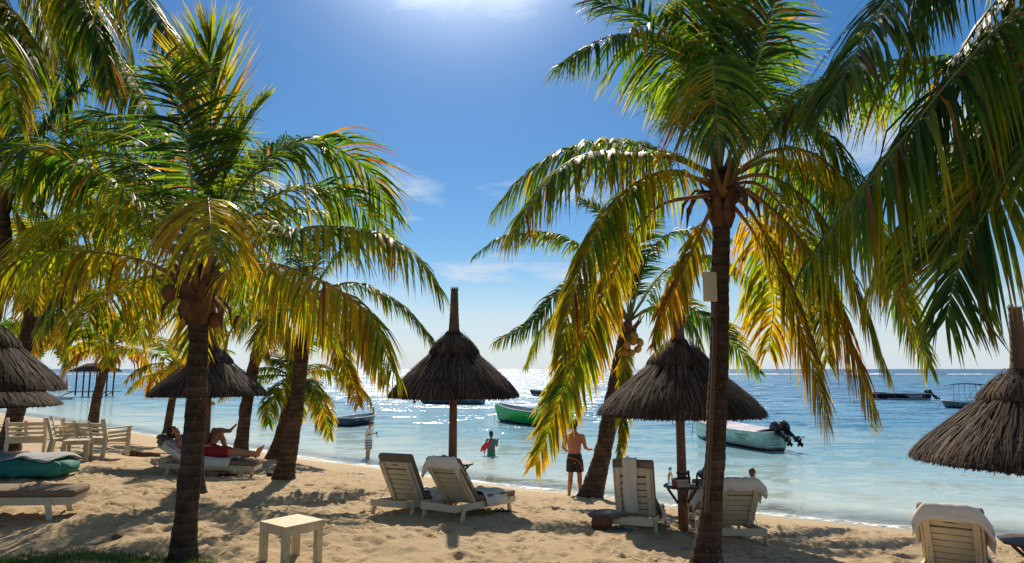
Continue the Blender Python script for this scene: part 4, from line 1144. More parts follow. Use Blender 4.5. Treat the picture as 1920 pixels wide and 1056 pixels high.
# ---- thatched parasols
def parasol(label, cx, cy, eave_z, r, h, seed, table=None, pole_r=.075, collar=True, lean=(0, 0)):
    """r: eave radius, h: eave to top of the finial"""
    z = ground(cx, cy); e = empty("thatched_parasol", (cx, cy, z - .05), 0, label, "parasol", "thatched beach parasols")
    ez = eave_z - e.location.z
    S = r / 1.2; H = h / 1.93; rs0 = np.random.RandomState(seed + 500); sag = rs0.uniform(-1, 1, 4)
    roof = [(1.20, 0.0), (1.17, .05), (1.03, .22), (.76, .46), (.42, .76), (.27, .94), (.14, 1.10)]
    neck = [(.155, 1.04), (.10, 1.20), (.085, 1.45), (.075, 1.70), (.068, 1.90), (.072, 1.93)]
    T = lambda pr: [(a * S, b * H + ez) for a, b in pr]
    m = MB(); m.tube([(0, 0, -.1), (0, 0, ez * .5), (0, 0, ez + .9 * H)], [pole_r * 1.05, pole_r, pole_r * .8], 14); m.build("pole", M['wood_pole'], e, True)
    m = MB(); m.lathe(T([(1.16, .005)] + [(a * .985, b) for a, b in roof[1:]]), 48); m.lathe(T([(1.165, 0.004), (.6, .42), (.05, .8)]), 48)
    core = m.build("roof", M['thatch_under'], e, True)
    for k in range(8):
        a = k * math.pi / 4 + .2; c, s_ = math.cos(a), math.sin(a)
        m = MB(); m.bar((c * .05, s_ * .05, ez + .74 * H), (c * 1.12 * S, s_ * 1.12 * S, ez + .005 * H), .035, .045); m.build("rafter", M['wood_dark'], e)
    # thatch: thousands of thin reed strips laid down the slope
    rs = np.random.RandomState(seed)
    prof = np.array(roof)[::-1]; pl = np.concatenate([[0], np.cumsum(np.linalg.norm(np.diff(prof, axis=0), axis=1))]); Lp = pl[-1]
    def strips(n, u0, u1, ln, out, over, tone, wd=.012):
        V = []; F = []; C = []
        for i in range(n):
            a = rs.uniform(0, 2 * math.pi); st = u0 + (u1 - u0) * math.sqrt(rs.rand()); le_ = ln * rs.uniform(.6, 1.2); course = .75 + .5 * ((st * 3.2) % 1.0); tone_a = 1 + .35 * math.sin(a * 2 + seed) * math.sin(a * 5 + seed * 2)
            en = min(st + le_, Lp + over * rs.rand()); da = rs.normal(0, .05); lift = rs.uniform(.004, out); end_lift = lift + rs.uniform(-.004, .02)
            w = wd * rs.uniform(.5, 1.3); c = tone * rs.uniform(.45, 1.5) * course * tone_a; tint = rs.uniform(.9, 1.1)
            base = len(V)
            for j in range(4):
                s = st + (en - st) * j / 3
                if s <= Lp:
                    rr = np.interp(s, pl, prof[:, 0]); zz = np.interp(s, pl, prof[:, 1])
                else:
                    rr = prof[-1, 0] + (s - Lp) * .25; zz = prof[-1, 1] - (s - Lp)
                lf = lift + (end_lift - lift) * j / 3 + .018 * (sag[0] * math.sin(2 * a + sag[1] * 6) + sag[2] * math.sin(5 * a + sag[3] * 6) + 1.2)
                rr = rr * S + lf * .7; zz = zz * H + ez + lf * .7
                aa = a + da * j / 3 / max(rr, .2); h_ = w / max(rr, .15) * (1 if j < 3 else .4)
                V += [(rr * math.cos(aa - h_), rr * math.sin(aa - h_), zz), (rr * math.cos(aa + h_), rr * math.sin(aa + h_), zz)]
                cc = c * (1.0, .95, .9, .85)[j]; C += [(cc * 1.0, cc * .69 * tint, cc * .50)] * 2
            for j in range(3): F.append((base + 2 * j, base + 2 * j + 1, base + 2 * j + 3, base + 2 * j + 2))
        return V, F, C
    def thatch(nm, *args):
        V, F, C = strips(*args)
        o = new_mesh_obj(nm, V, F, M['thatch'], core, True); o["kind"] = "stuff"
        ca = o.data.color_attributes.new("leaf_colour", 'FLOAT_COLOR', 'POINT')
        ca.data.foreach_set("color", np.concatenate([np.array(C), np.ones((len(C), 1))], 1).astype(np.float32).ravel())
        return o
    thatch("thatch", 4200, pl[1], pl[-1], .55, .03, .045, .08)
    thatch("loose_thatch", 420, pl[2], pl[-1], .45, .055, .09, .15, .007)
    if collar:
        cprof = [(.43 * S, .72 * H + ez), (.42 * S, .76 * H + ez), (.29 * S, .96 * H + ez), (.17 * S, 1.08 * H + ez), (.13 * S, 1.16 * H + ez)]
        m = MB(); m.lathe(cprof, 40); m.build("collar", M['thatch_under'], e, True)
        old = prof; prof = np.array([(.135, 1.16), (.19, 1.06), (.31, .95), (.43, .79), (.445, .75)]); pl = np.concatenate([[0], np.cumsum(np.linalg.norm(np.diff(prof, axis=0), axis=1))]); Lp = pl[-1]
        thatch("collar_thatch", 1500, 0, Lp, .45, .03, .05, .095, .011)
    # bound finial
    m = MB(); pr = []
    for i in range(40):
        u = i / 39; zz = 1.04 + u * .89
        rr = np.interp(zz, [q[1] for q in neck], [q[0] for q in neck]) * (1 + .06 * ((i % 4) / 3.0) + .05 * (rs.rand() - .5))
        pr.append((rr * S, zz * H + ez))
    m.lathe(pr, 16, cap1=True); m.build("finial", M['thatch_neck'], e, True)
    m = MB()
    for k in range(26):
        a = rs.uniform(0, 6.28); rr = .06 * S
        p = Vector((math.cos(a) * rr, math.sin(a) * rr, 1.90 * H + ez)); m.tube([p, p + Vector((math.cos(a) * .02, math.sin(a) * .02, rs.uniform(.03, .08)))], [.008, .003], 4)
    m.build("finial_tuft", M['thatch_neck'], e, kind="stuff")
    if table:
        tz, tr = table
        t = tz - e.location.z
        m = MB(); n = 8
        m.lathe([(pole_r + .004, 0), (tr, 0), (tr, .03), (pole_r + .004, .03)], 8, (0, 0, t)); m.build("table_top", M['wood_dark'], e)
        for k in range(4):
            a = k * math.pi / 2 + .1; c, s_ = math.cos(a), math.sin(a)
            m = MB(); m.bar((c * pole_r, s_ * pole_r, t - .24), (c * tr * .8, s_ * tr * .8, t - .012), .03, .035); m.build("brace", M['wood_dark'], e)
    return e
c = P(850, 745, 12.2)
pm = parasol("thatched parasol with tall finial above the pair of loungers, in the middle", c.x, 12.2, c.z, 1.12, 1.92, 31, table=(c.z - 1.16, .36))
pm_xy = (c.x, 12.2, c.z - 1.16)
c = P(1275, 778, 10.8)
pr_ = parasol("thatched parasol behind the tall palm trunk with table on its pole", c.x, 10.8, c.z, 1.25, 1.95, 32, table=(c.z - 1.09, .29))
pr_xy = (c.x, 10.8, c.z - 1.09)
c = P(1930, 868, 9.0)
pe = parasol("thatched parasol cut by the right edge, the largest in view", c.x, 9.0, c.z, 1.30, 2.0, 33, table=(c.z - 1.0, .42))
c = P(391, 742, 15.5)
parasol("thatched parasol behind the short dark palm trunk", c.x, 15.5, c.z, 1.22, 1.85, 34)
c = P(-28, 733, 11.2)
parasol("thatched parasol cut by the left edge, the nearer of the two there", c.x, 11.2, c.z, 1.07, 1.75, 35)
c = P(-30, 762, 13.2)
parasol("dark thatched parasol at the left edge, lower and behind its neighbour", c.x, 13.2, c.z, 1.24, 1.35, 36)
# number plate and strap on the right pole
m = MB(); x, y, z = pr_xy
m.lathe([(.0, .0), (.032, .0), (.032, .008), (.0, .008)], 20)
M['plate'] = simple("plate_red", (0.30, 0.06, 0.03), .5, .2, 9, .2)
o = m.build("number_plate", M['plate'], pr_)
o.rotation_euler = (R(90), 0, 0); o.location = (-.012, -.078, z + .46 - pr_.location.z)
def text(body, size, parent, loc, rot, mat, name="lettering", extrude=.0015, align='CENTER', sx=1.0):
    cu = bpy.data.curves.new("t", 'FONT'); cu.body = body; cu.size = size; cu.extrude = extrude; cu.align_x = align; cu.align_y = 'CENTER'
    t = bpy.data.objects.new("t", cu); col.objects.link(t)
    dg = bpy.context.evaluated_depsgraph_get(); me = bpy.data.meshes.new_from_object(t.evaluated_get(dg))
    bpy.data.objects.remove(t)
    me.materials.clear(); me.materials.append(mat)
    o = bpy.data.objects.new(name, me); col.objects.link(o); o.parent = parent; o.location = loc; o.rotation_euler = rot; o.scale = (sx, 1, 1)
    return o
M['ink_light'] = simple("ink_light", (.75, .62, .5), .6, .05, 5, 0)
M['ink_dark'] = simple("ink_dark", (.02, .025, .03), .6, .05, 5, 0)
text("71", .034, pr_, (-.012, -.0885, z + .46 - pr_.location.z), (R(90), 0, 0), M['ink_light'])
M['black'] = simple("black_plastic", (.012, .012, .013), .4, .2, 5, 0)
m = MB(); m.lathe([(.078, 0), (.084, 0), (.084, .035), (.078, .035)], 20, (0, 0, z + .19 - pr_.location.z)); m.box((.10, 0, z + .21 - pr_.location.z), (.035, .05, .07), None, .006)
m.build("strap", M['black'], pr_)

# ---- teal bean-bag mattress with a towel, left
c = P(66, 880, 12.6)
e = empty("beanbag_mattress", (c.x - .35, 12.6, ground(c.x, 12.6)), R(-4), "teal bean-bag mattress lying on the sand at the left", "mattress")
M['teal'] = simple("teal_canvas", (.018, .20, .18), .7, .2, 4, .4, .004, 120)
m = MB(); rows = []
for i in range(31):
    u = i / 30 * 2 - 1; row = []
    for k in range(25):
        a = k / 24 * 2 * math.pi
        ex = (1 - abs(u) ** 7) ** (1 / 3.0)
        cw = abs(math.cos(a)) ** .55 * (1 if math.cos(a) > 0 else -1); sw = abs(math.sin(a)) ** .6 * (1 if math.sin(a) > 0 else -1)
        wv = .012 * math.sin(u * 21 + k) + .012 * math.sin(u * 9 + a * 3)
        row.append((u * 1.05, cw * (.42 * ex + wv), .17 + sw * (.17 * ex + wv) + .03 * math.sin(u * 4) * (sw > 0)))
    rows.append(row)
m.grid(rows); m.build("mattress_bag", M['teal'], e, True)
m = MB(); m.tube([(-1.0, -.44, .26), (-.5, -.455, .25), (0, -.455, .245), (.5, -.455, .25), (1.0, -.43, .26), (1.07, -.3, .3)], .014, 6); m.build("piping", M['teal'], e, True)
m = MB(); m.tube([(.99, -.38, .28), (1.08, -.40, .24), (1.14, -.42, .15)], [.05, .06, .02], 7, ell=[.35] * 3); m.build("corner_flap", M['teal'], e, True)
tw = MB(); rows = []
for i in range(40):
    u = -1.0 + 1.95 * i / 39; row = []
    for k in range(14):
        v = k / 13 * 2 - 1
        row.append((u, v * .40, .365 + .05 * math.exp(-((u + .55) / .22) ** 2) + .02 * math.sin(u * 9 + v * 2) + .012 * math.sin(u * 23 - v * 5) + .03 * math.sin(u * 4) - .045 * abs(v) ** 3 - .06 * max(0, u - .8)))
    rows.append(row)
tw.grid(rows); o = tw.build("towel", M['towel_grey'], None, True); o.matrix_world = Matrix.Translation(e.location) @ Matrix.Rotation(R(-4), 4, 'Z')
s = o.modifiers.new("thick", 'SOLIDIFY'); s.thickness = .015
tag(o, "rumpled pale towel spread on the teal mattress", "towel", "beach towels")
# ------------------------------------------------------------------ people
def skin_mat(name, c):
    t = NT(name); n = t.noise(12, 4, .6, t.obj())
    cc = t.ramp(n, [(.3, tuple(x * .86 for x in c)), (.7, tuple(min(1, x * 1.1) for x in c))])
    return t.done(t.bsdf(cc, .48, t.bump(t.noise(120, 3, .5, t.obj()), .15, .002), 0, .4))
M['skin_tan'] = skin_mat("skin_tan", (.52, .215, .095))
M['skin_mid'] = skin_mat("skin_mid", (.50, .26, .15))
M['skin_dark'] = skin_mat("skin_brown", (.26, .12, .065))
M['hair_dark'] = simple("hair_dark", (.025, .015, .010), .6, .3, 20, .5, .004, 90)
M['hair_brown'] = simple("hair_brown", (.07, .035, .018), .6, .3, 20, .5, .004, 90)
M['shirt_white'] = simple("white_cotton", (.74, .72, .70), .9, .06, 5, .3, .004, 40)
M['shirt_grey'] = simple("grey_rash_top", (.13, .15, .14), .75, .12, 5, .3, .004, 40)
M['shorts_red'] = simple("red_shorts", (.30, .012, .020), .8, .15, 6, .4, .005, 35)
M['shorts_green'] = simple("green_shorts", (.03, .30, .15), .8, .15, 6, .4, .005, 35)
M['shorts_black'] = simple("black_shorts", (.022, .025, .022), .6, .6, 30, .3, .004, 40)
M['trim_orange'] = simple("orange_trim", (.75, .13, .06), .6, .1, 6, 0)
M['bikini_navy'] = simple("navy_bikini", (.012, .02, .055), .7, .1, 6, 0)
M['straw'] = simple("straw_hat", (.46, .30, .15), .85, .2, 30, .5, .004, 60)
def plaid():
    t = NT("plaid_cotton"); o = t.obj()
    s = t.node("ShaderNodeSeparateXYZ"); t.l.new(o, s.inputs[0])
    def bands(sock, f, w): return t.math('LESS_THAN', t.math('FRACT', t.math('MULTIPLY', sock, f)), w)
    a = bands(t.math('ADD', s.outputs[0], t.math('MULTIPLY', s.outputs[1], .6)), 8.5, .48); b = bands(s.outputs[2], 8.0, .48)
    c = t.mixc(t.math('MULTIPLY', t.math('ADD', a, b), .5), (.62, .62, .62), (.035, .06, .10))
    return t.done(t.bsdf(c, .85))
M['plaid'] = plaid()

def remeshed(o, vox, it=4):
    r = o.modifiers.new("remesh", 'REMESH'); r.mode = 'VOXEL'; r.voxel_size = vox; r.use_smooth_shade = True
    s = o.modifiers.new("smooth", 'SMOOTH'); s.iterations = it; s.factor = .5
    return o

def loft(m, secs, n=14, yaw=0.0):
    """closed torso from (centre, half width, half depth) sections, widths run along local x turned by yaw"""
    base = len(m.v); N = len(secs)
    for (c, rx, ry) in secs:
        c = Vector(c)
        for k in range(n):
            a = 2 * math.pi * k / n
            x = math.cos(a) * rx; y = math.sin(a) * ry
            m.v.append((c.x + x * math.cos(yaw) - y * math.sin(yaw), c.y + x * math.sin(yaw) + y * math.cos(yaw), c.z))
    for i in range(N - 1):
        for k in range(n):
            k2 = (k + 1) % n; m.f.append((base + i * n + k, base + i * n + k2, base + (i + 1) * n + k2, base + (i + 1) * n + k)); m.m.append(0)
    m.f.append(tuple(base + k for k in reversed(range(n)))); m.m.append(0)
    e = base + (N - 1) * n; m.f.append(tuple(e + k for k in range(n))); m.m.append(0)

def hand(m, w, d, up, curl=.35, s=1.0):
    """palm plus five bent fingers; w wrist, d pointing direction, up = back of the hand"""
    w = Vector(w); d = Vector(d).normalized(); up = Vector(up); up = (up - d * up.dot(d)).normalized(); x = d.cross(up)
    m.cap(w, w + d * .06 * s, .026 * s, .034 * s, 8)
    for i, (off, ln) in enumerate(((-.027, .062), (-.009, .076), (.009, .080), (.027, .070))):
        a = w + d * .075 * s + x * off * s; d1 = (d - up * curl).normalized(); d2 = (d - up * curl * 2.2).normalized()
        b = a + d1 * ln * .55 * s; c = b + d2 * ln * .5 * s
        m.cap(a, b, .0095 * s, .009 * s, 6); m.cap(b, c, .009 * s, .0075 * s, 6)
    a = w + d * .02 * s - x * .022 * s; b = a + (d * .6 - x * .8).normalized() * .045 * s
    m.cap(a, b, .012 * s, .010 * s, 6); m.cap(b, b + (d * .9 - up * curl - x * .1).normalized() * .03 * s, .010 * s, .008 * s, 6)

def foot(m, an, d, s=1.0):
    an = Vector(an); d = Vector(d).normalized()
    h = an - Vector((0, 0, .055 * s))
    m.cap(h - d * .05 * s, h + d * .10 * s, .036 * s, .030 * s, 8)
    x = d.cross(Vector((0, 0, 1))).normalized()
    for k, r in ((-2, .013), (-1, .011), (0, .011), (1, .010), (2, .009)):
        m.cap(h + d * .12 * s + x * .014 * k * s - Vector((0, 0, .012 * s)), h + d * (.165 - .006 * abs(k + 2)) * s + x * .016 * k * s - Vector((0, 0, .018 * s)), r * s, r * .85 * s, 6)

def head(m, c, fwd, s=1.0):
    """skull, jaw, nose, brow, lips and ears about centre c, looking along fwd"""
    c = Vector(c); f = Vector(fwd).normalized(); x = f.cross(Vector((0, 0, 1))).normalized(); u = x.cross(f)
    m.ball(c + u * .02 * s, .098 * s, 14, 10, (.82, 1.0, 1.05), Matrix((x, f, u)).transposed())
    m.ball(c + f * .025 * s - u * .055 * s, .068 * s, 12, 8, (.88, 1.0, 1.0), Matrix((x, f, u)).transposed())
    m.cap(c + f * .095 * s + u * .012 * s, c + f * .115 * s - u * .022 * s, .009 * s, .014 * s, 6)
    m.cap(c + f * .085 * s + x * .035 * s + u * .03 * s, c + f * .085 * s - x * .035 * s + u * .03 * s, .012 * s, .012 * s, 6)
    m.cap(c + f * .088 * s + x * .018 * s - u * .05 * s, c + f * .088 * s - x * .018 * s - u * .05 * s, .009 * s, .009 * s, 6)
    for q in (-1, 1): m.ball(c + x * q * .082 * s, .026 * s, 8, 6, (.35, .8, 1.2), Matrix((x, f, u)).transposed())
def eyes(parent, c, fwd, s=1.0):
    c = Vector(c); f = Vector(fwd).normalized(); x = f.cross(Vector((0, 0, 1))).normalized(); u = x.cross(f)
    for q in (-1, 1):
        m = MB(); m.ball(c + f * .088 * s + x * q * .032 * s + u * .008 * s, .012 * s, 8, 6); m.build("eye", M['black'], parent, True)
def hair(parent, c, fwd, mat, s=1.0, back=.02, bun=False):
    c = Vector(c); f = Vector(fwd).normalized(); x = f.cross(Vector((0, 0, 1))).normalized(); u = x.cross(f)
    rot = Matrix((x, f, u)).transposed(); m = MB()
    m.ball(c + u * .035 * s - f * back * s, .108 * s, 16, 12, (.84, .98, 1.02), rot)
    m.ball(c - f * .045 * s - u * .02 * s, .085 * s, 12, 8, (.9, .75, 1.0), rot)
    if bun: m.ball(c + u * .125 * s - f * .04 * s, .042 * s, 10, 8, (1, 1, 1))
    V = []
    rs = random.Random(4)
    m.v = [tuple(Vector(v) + Vector((rs.uniform(-1, 1), rs.uniform(-1, 1), rs.uniform(-1, 1))) * .004 * s) for v in m.v]
    o = m.build("hair", mat, parent, True); return o

def person(label, loc, rz, build, skin, scale=1.0, group="people on the beach", vox=.011):
    e = empty("person", loc, rz, label, "person", group, scale)
    m = MB(); build(m)
    b = m.build("body", skin, e, True); remeshed(b, vox)
    return e

def limb(m, pts, rad): 
    for i in range(len(pts) - 1): m.cap(pts[i], pts[i + 1], rad[i], rad[i + 1], 10)
def garment(e, f, mat, name, vox=.012):
    m = MB(); f(m); o = m.build(name, mat, e, True); remeshed(o, vox, 3); return o

# --- bather at the waterline, bare back to the viewer (local +y looks out to sea)
def b1(m):
    loft(m, [((0, 0, .84), .145, .10), ((0, 0, .93), .165, .115), ((0, .0, 1.05), .15, .11), ((0, .0, 1.2), .165, .12), ((0, .01, 1.36), .185, .115), ((0, .01, 1.46), .15, .09), ((0, .01, 1.52), .06, .06)])
    limb(m, [(0, .01, 1.48), (0, .025, 1.60)], [.06, .055]); head(m, (0, .035, 1.68), (.25, 1, -.1))
    for s in (-1, 1): m.cap((s * .14, .01, 1.42), (s * .19, .01, 1.40), .07, .068)
    limb(m, [(-.20, .01, 1.40), (-.27, .0, 1.14), (-.20, .20, 1.04)], [.058, .045, .034]); hand(m, (-.19, .22, 1.04), (.5, .8, 0), (0, 0, 1))
    limb(m, [(.20, .01, 1.40), (.255, .02, 1.15), (.32, .20, 1.08)], [.058, .045, .034]); hand(m, (.325, .215, 1.08), (.7, .5, .0), (0, 0, 1))
    limb(m, [(-.085, 0, .88), (-.10, .015, .50), (-.135, -.05, .09)], [.092, .062, .042]); m.cap((-.105, -.02, .38), (-.115, -.035, .30), .062, .055)
    limb(m, [(.085, 0, .88), (.11, .06, .50), (.125, .02, .09)], [.092, .062, .042]); m.cap((.112, .035, .38), (.116, .025, .30), .062, .055)
    foot(m, (-.135, -.05, .09), (-.2, 1, 0)); foot(m, (.125, .02, .09), (.2, 1, 0))
px, py = 1.50, 16.75
e = person("bare-chested bather in black swim shorts with orange piping, standing at the waterline", (px, py, ground(px, py) - .01), R(-8), b1, M['skin_tan'])
hair(e, (0, .035, 1.68), (.25, 1, -.1), M['hair_brown']); eyes(e, (0, .035, 1.68), (.25, 1, -.1))
def sh(m):
    loft(m, [((0, 0, .76), .172, .115), ((0, 0, .86), .185, .132), ((0, 0, .96), .178, .128), ((0, 0, 1.01), .160, .119)])
    m.tube([(-.088, 0, .86), (-.105, .008, .58)], [.112, .108], 14); m.tube([(.088, .01, .86), (.115, .045, .58)], [.112, .108], 14)
so = garment(e, sh, M['shorts_black'], "swim_shorts")
m = MB(); m.tube([(-.165, -.075, .93), (-.10, -.125, .915), (0, -.142, .90), (.08, -.132, .86), (.14, -.10, .78), (.185, -.06, .60)], .009, 6); m.build("piping", M['trim_orange'], so, True)
m = MB(); m.box((.01, -.140, .80), (.045, .01, .03), None, .004); m.build("badge", M['trim_orange'], so)

# --- man in white shirt and plaid shorts, in the shallows, looking at his hands (faces +x)
def b2(m):
    loft(m, [((0, 0, .82), .10, .15), ((0, 0, .95), .115, .165), ((.0, 0, 1.15), .12, .16), ((.01, 0, 1.36), .12, .185), ((.02, 0, 1.47), .09, .14), ((.035, 0, 1.52), .06, .06)])
    limb(m, [(.03, 0, 1.48), (.07, 0, 1.59)], [.058, .055]); head(m, (.105, 0, 1.66), (1, 0, -.55))
    for s in (-1, 1):
        limb(m, [(.02, s * .19, 1.41), (.03, s * .22, 1.15), (.24, s * .08, 1.21)], [.062, .045, .034]); hand(m, (.255, s * .07, 1.215), (.8, -s * .3, .3), (0, s, .4), .6)
        limb(m, [(0, s * .09, .86), (.02, s * .10, .48), (-.02, s * .10, .08)], [.09, .06, .042]); foot(m, (-.02, s * .10, .08), (1, s * .15, 0))
        m.cap((.0, s * .10, .36), (-.015, s * .10, .29), .058, .052)
c = P(690, 851, 26.4)
e = person("man in white shirt and plaid shorts looking at his hands in the shallows", (c.x, 26.4, -.07), R(-12), b2, M['skin_mid'], .76)
e.scale = (.92, .92, .78)
hair(e, (.105, 0, 1.66), (1, 0, -.55), M['hair_brown']); eyes(e, (.105, 0, 1.66), (1, 0, -.55))
def ts(m):
    loft(m, [((0, 0, .90), .135, .18), ((0, 0, .98), .135, .182), ((.0, 0, 1.15), .137, .178), ((.01, 0, 1.36), .138, .20), ((.02, 0, 1.46), .11, .165), ((.035, 0, 1.51), .075, .085)])
    for s in (-1, 1): m.cap((.02, s * .18, 1.42), (.025, s * .215, 1.24), .075, .066)
garment(e, ts, M['shirt_white'], "shirt")
def ps(m):
    loft(m, [((0, 0, .78), .125, .165), ((0, 0, .93), .138, .18), ((0, 0, .985), .13, .172)])
    for s in (-1, 1): m.tube([(0, s * .09, .88), (.02, s * .10, .46)], [.115, .10], 14)
garment(e, ps, M['plaid'], "shorts")
m = MB(); m.box((.36, 0, 1.25), (.02, .13, .09), Matrix.Rotation(R(-30), 3, 'Y'), .006); m.tube([(.34, .03, 1.22), (.36, .04, 1.08), (.40, .04, 1.0)], .012, 6)
o = m.build("camera_gadget", M['black']); o.matrix_world = Matrix.Translation(e.location) @ Matrix.Rotation(R(-12), 4, 'Z') @ Matrix.Diagonal((.92, .92, .78, 1))
tag(o, "small black camera in the hands of the man in plaid shorts", "camera")

# --- bather in grey top standing waist deep, seen from behind
def b3(m):
    loft(m, [((0, 0, .72), .14, .10), ((0, 0, .90), .16, .11), ((0, 0, 1.05), .145, .10), ((0, 0, 1.25), .165, .11), ((0, 0, 1.40), .15, .09), ((0, 0, 1.46), .055, .055)])
    limb(m, [(0, 0, 1.44), (0, .01, 1.54)], [.052, .05]); head(m, (0, .02, 1.61), (.3, 1, -.1))
    limb(m, [(-.17, 0, 1.37), (-.23, .02, 1.12), (-.28, .06, .92)], [.055, .042, .033]); hand(m, (-.285, .065, .90), (-.3, .2, -1), (-1, 0, 0))
    limb(m, [(.17, 0, 1.37), (.235, .02, 1.14), (.25, .12, 1.30)], [.055, .042, .033]); hand(m, (.25, .13, 1.32), (.1, .2, 1), (0, -1, 0))
    for s in (-1, 1): limb(m, [(s * .085, 0, .82), (s * .10, 0, .45), (s * .10, -.02, .05)], [.09, .06, .04])
c = P(921, 846, 27.0)
e = person("bather in grey top and green shorts standing thigh deep beside a red float", (c.x, 27.0, -.70), R(-6), b3, M['skin_dark'], .92)
hair(e, (0, .02, 1.61), (.3, 1, -.1), M['hair_dark'], bun=True); eyes(e, (0, .02, 1.61), (.3, 1, -.1))
def t3(m):
    loft(m, [((0, 0, .88), .175, .125), ((0, 0, 1.05), .165, .118), ((0, 0, 1.25), .182, .126), ((0, 0, 1.40), .165, .105), ((0, 0, 1.45), .07, .07)])
    for s in (-1, 1): m.cap((s * .16, 0, 1.385), (s * .215, .01, 1.22), .066, .058)
garment(e, t3, M['shirt_grey'], "rash_top")
def g3(m):
    loft(m, [((0, 0, .70), .165, .122), ((0, 0, .90), .17, .12)])
    for s in (-1, 1): m.tube([(s * .085, 0, .78), (s * .10, 0, .5)], [.11, .10], 12)
garment(e, g3, M['shorts_green'], "shorts")
M['red_float'] = simple("red_float", (.70, .035, .02), .4, .1, 5, 0)
c = P(912, 838, 26.9); m = MB(); m.tube([(-.22, 0, -.17), (-.12, 0, -.06), (.02, 0, .08), (.14, 0, .2)], [.02, .10, .11, .05], 10, ell=[.35] * 4)
o = m.build("swim_float", M['red_float'], None, True); o.location = c; tag(o, "red swim float held beside the bather in grey", "float")

# --- swimmers, only heads and shoulders above water
def swimmer(label, px, py, Y, rz, sc, mat, hm, wlz=1.28):
    def b(m):
        loft(m, [((0, 0, .9), .15, .10), ((0, 0, 1.1), .15, .10), ((0, 0, 1.28), .175, .115), ((0, 0, 1.40), .155, .09), ((0, 0, 1.46), .055, .055)])
        limb(m, [(0, 0, 1.44), (0, .01, 1.54)], [.055, .052]); head(m, (0, .02, 1.61), (.2, 1, 0))
        for s in (-1, 1):
            limb(m, [(s * .18, 0, 1.38), (s * .30, .05, 1.22), (s * .22, .25, 1.15)], [.06, .046, .034]); hand(m, (s * .21, .26, 1.15), (-s * .3, 1, 0), (0, 0, 1))
            limb(m, [(s * .085, 0, .95), (s * .12, .1, .5), (s * .1, -.1, .12)], [.09, .06, .04])
    c = P(px, py, Y)
    e = person(label, (c.x, Y, -wlz * sc), rz, b, mat, sc, "swimmers in the lagoon")
    hair(e, (0, .02, 1.61), (.2, 1, 0), hm); eyes(e, (0, .02, 1.61), (.2, 1, 0))
    return e
swimmer("swimmer with wet dark hair up to the chest in water, right of the tall palm", 1411, 903, 20.2, R(-55), 1.0, M['skin_tan'], M['hair_brown'])
swimmer("swimmer low in the water left of the pale trunk, the larger of two", 494, 766, 57, R(20), 1.25, M['skin_dark'], M['hair_dark'], 1.2)
swimmer("swimmer low in the water left of the pale trunk, the smaller of two", 517, 766, 58, R(-30), 1.0, M['skin_dark'], M['hair_dark'], 1.25)

# --- sunbathers on loungers (local x along the lounger towards the feet)
def lying(label, e_l, skin, crossed, wear, hairm, sc=1.0):
    def pt(x, w, z): return (x, w, z)
    z = .54
    def b(m):
        secs = []
        # torso runs along +x: build as capsules for a lying pose
        m.cap((.62, 0, z + .03), (.92, 0, z + .02), .135, .14, 14); m.cap((.32, 0, z + .17), (.64, 0, z + .05), .14, .14, 14)
        m.cap((.30, -.15, z + .19), (.30, .15, z + .19), .075, .075)
        limb(m, [(.26, 0, z + .22), (.14, 0, z + .32)], [.055, .052]); head(m, (.08, 0, z + .37), (.45, 0, .9))
        for s in (-1, 1):
            el = (.52, s * .27, z + .02); limb(m, [(.31, s * .18, z + .18), el, (.78, s * .14, z + .15)], [.056, .044, .034]); hand(m, (.79, s * .135, z + .15), (.9, -s * .3, 0), (0, 0, 1))
        if not crossed:
            for s in (-1, 1):
                limb(m, [(.92, s * .09, z + .02), (1.36, s * .11, z + .03), (1.78, s * .10, z - .01)], [.10, .065, .045]); m.cap((1.50, s * .11, z + .01), (1.58, s * .11, z), .062, .055)
                foot(m, (1.80, s * .10, z + .06), (.25, s * .2, 1)); m.cap((1.79, s * .10, z), (1.88, s * .12, z + .16), .036, .022)
        else:
            limb(m, [(.92, -.09, z + .02), (1.16, -.09, z + .40), (1.36, -.09, z + .02)], [.10, .065, .045]); m.cap((1.24, -.09, z + .27), (1.28, -.09, z + .18), .062, .052)
            limb(m, [(.92, .09, z + .02), (.98, .03, z + .44), (1.36, -.08, z + .47)], [.10, .065, .045]); m.cap((1.1, -.01, z + .46), (1.2, -.04, z + .465), .062, .055)
            m.cap((1.36, -.08, z + .48), (1.47, -.08, z + .62), .036, .024)
            foot(m, (1.38, -.09, z + .04), (1, 0, 0))
    mw = Matrix.Translation(e_l.location) @ e_l.rotation_euler.to_matrix().to_4x4() @ Matrix.Rotation(R(90), 4, 'Z')
    e = person(label, (0, 0, 0), 0, b, skin, sc, "people on the beach")
    e.matrix_world = mw
    def w_(m):
        m.cap((.78, 0, z + .025), (.93, 0, z + .02), .155, .158, 14)
        if not crossed:
            for s in (-1, 1): m.cap((.92, s * .09, z + .02), (1.18, s * .105, z + .028), .118, .098)
        else:
            for s, kx, kz in ((-1, 1.0, .16), (1, .945, .16)): m.cap((.92, s * .09, z + .02), (kx, s * .08, z + kz), .115, .105)
    garment(e, w_, wear, "shorts")
    hair(e, (.08, 0, z + .37), (.45, 0, .9), hairm); eyes(e, (.08, 0, z + .37), (.45, 0, .9))
    return e
lying("sunbather in red shorts lying on a towel, legs stretched out", lf, M['skin_tan'], False, M['shorts_red'], M['hair_dark'])
lying("sunbather lying with one leg crossed over the raised knee", lg, M['skin_tan'], True, M['bikini_navy'], M['hair_brown'])
pz = lying("sunbather with dark hat behind the tall palm trunk", li, M['skin_mid'], False, M['bikini_navy'], M['hair_dark'])
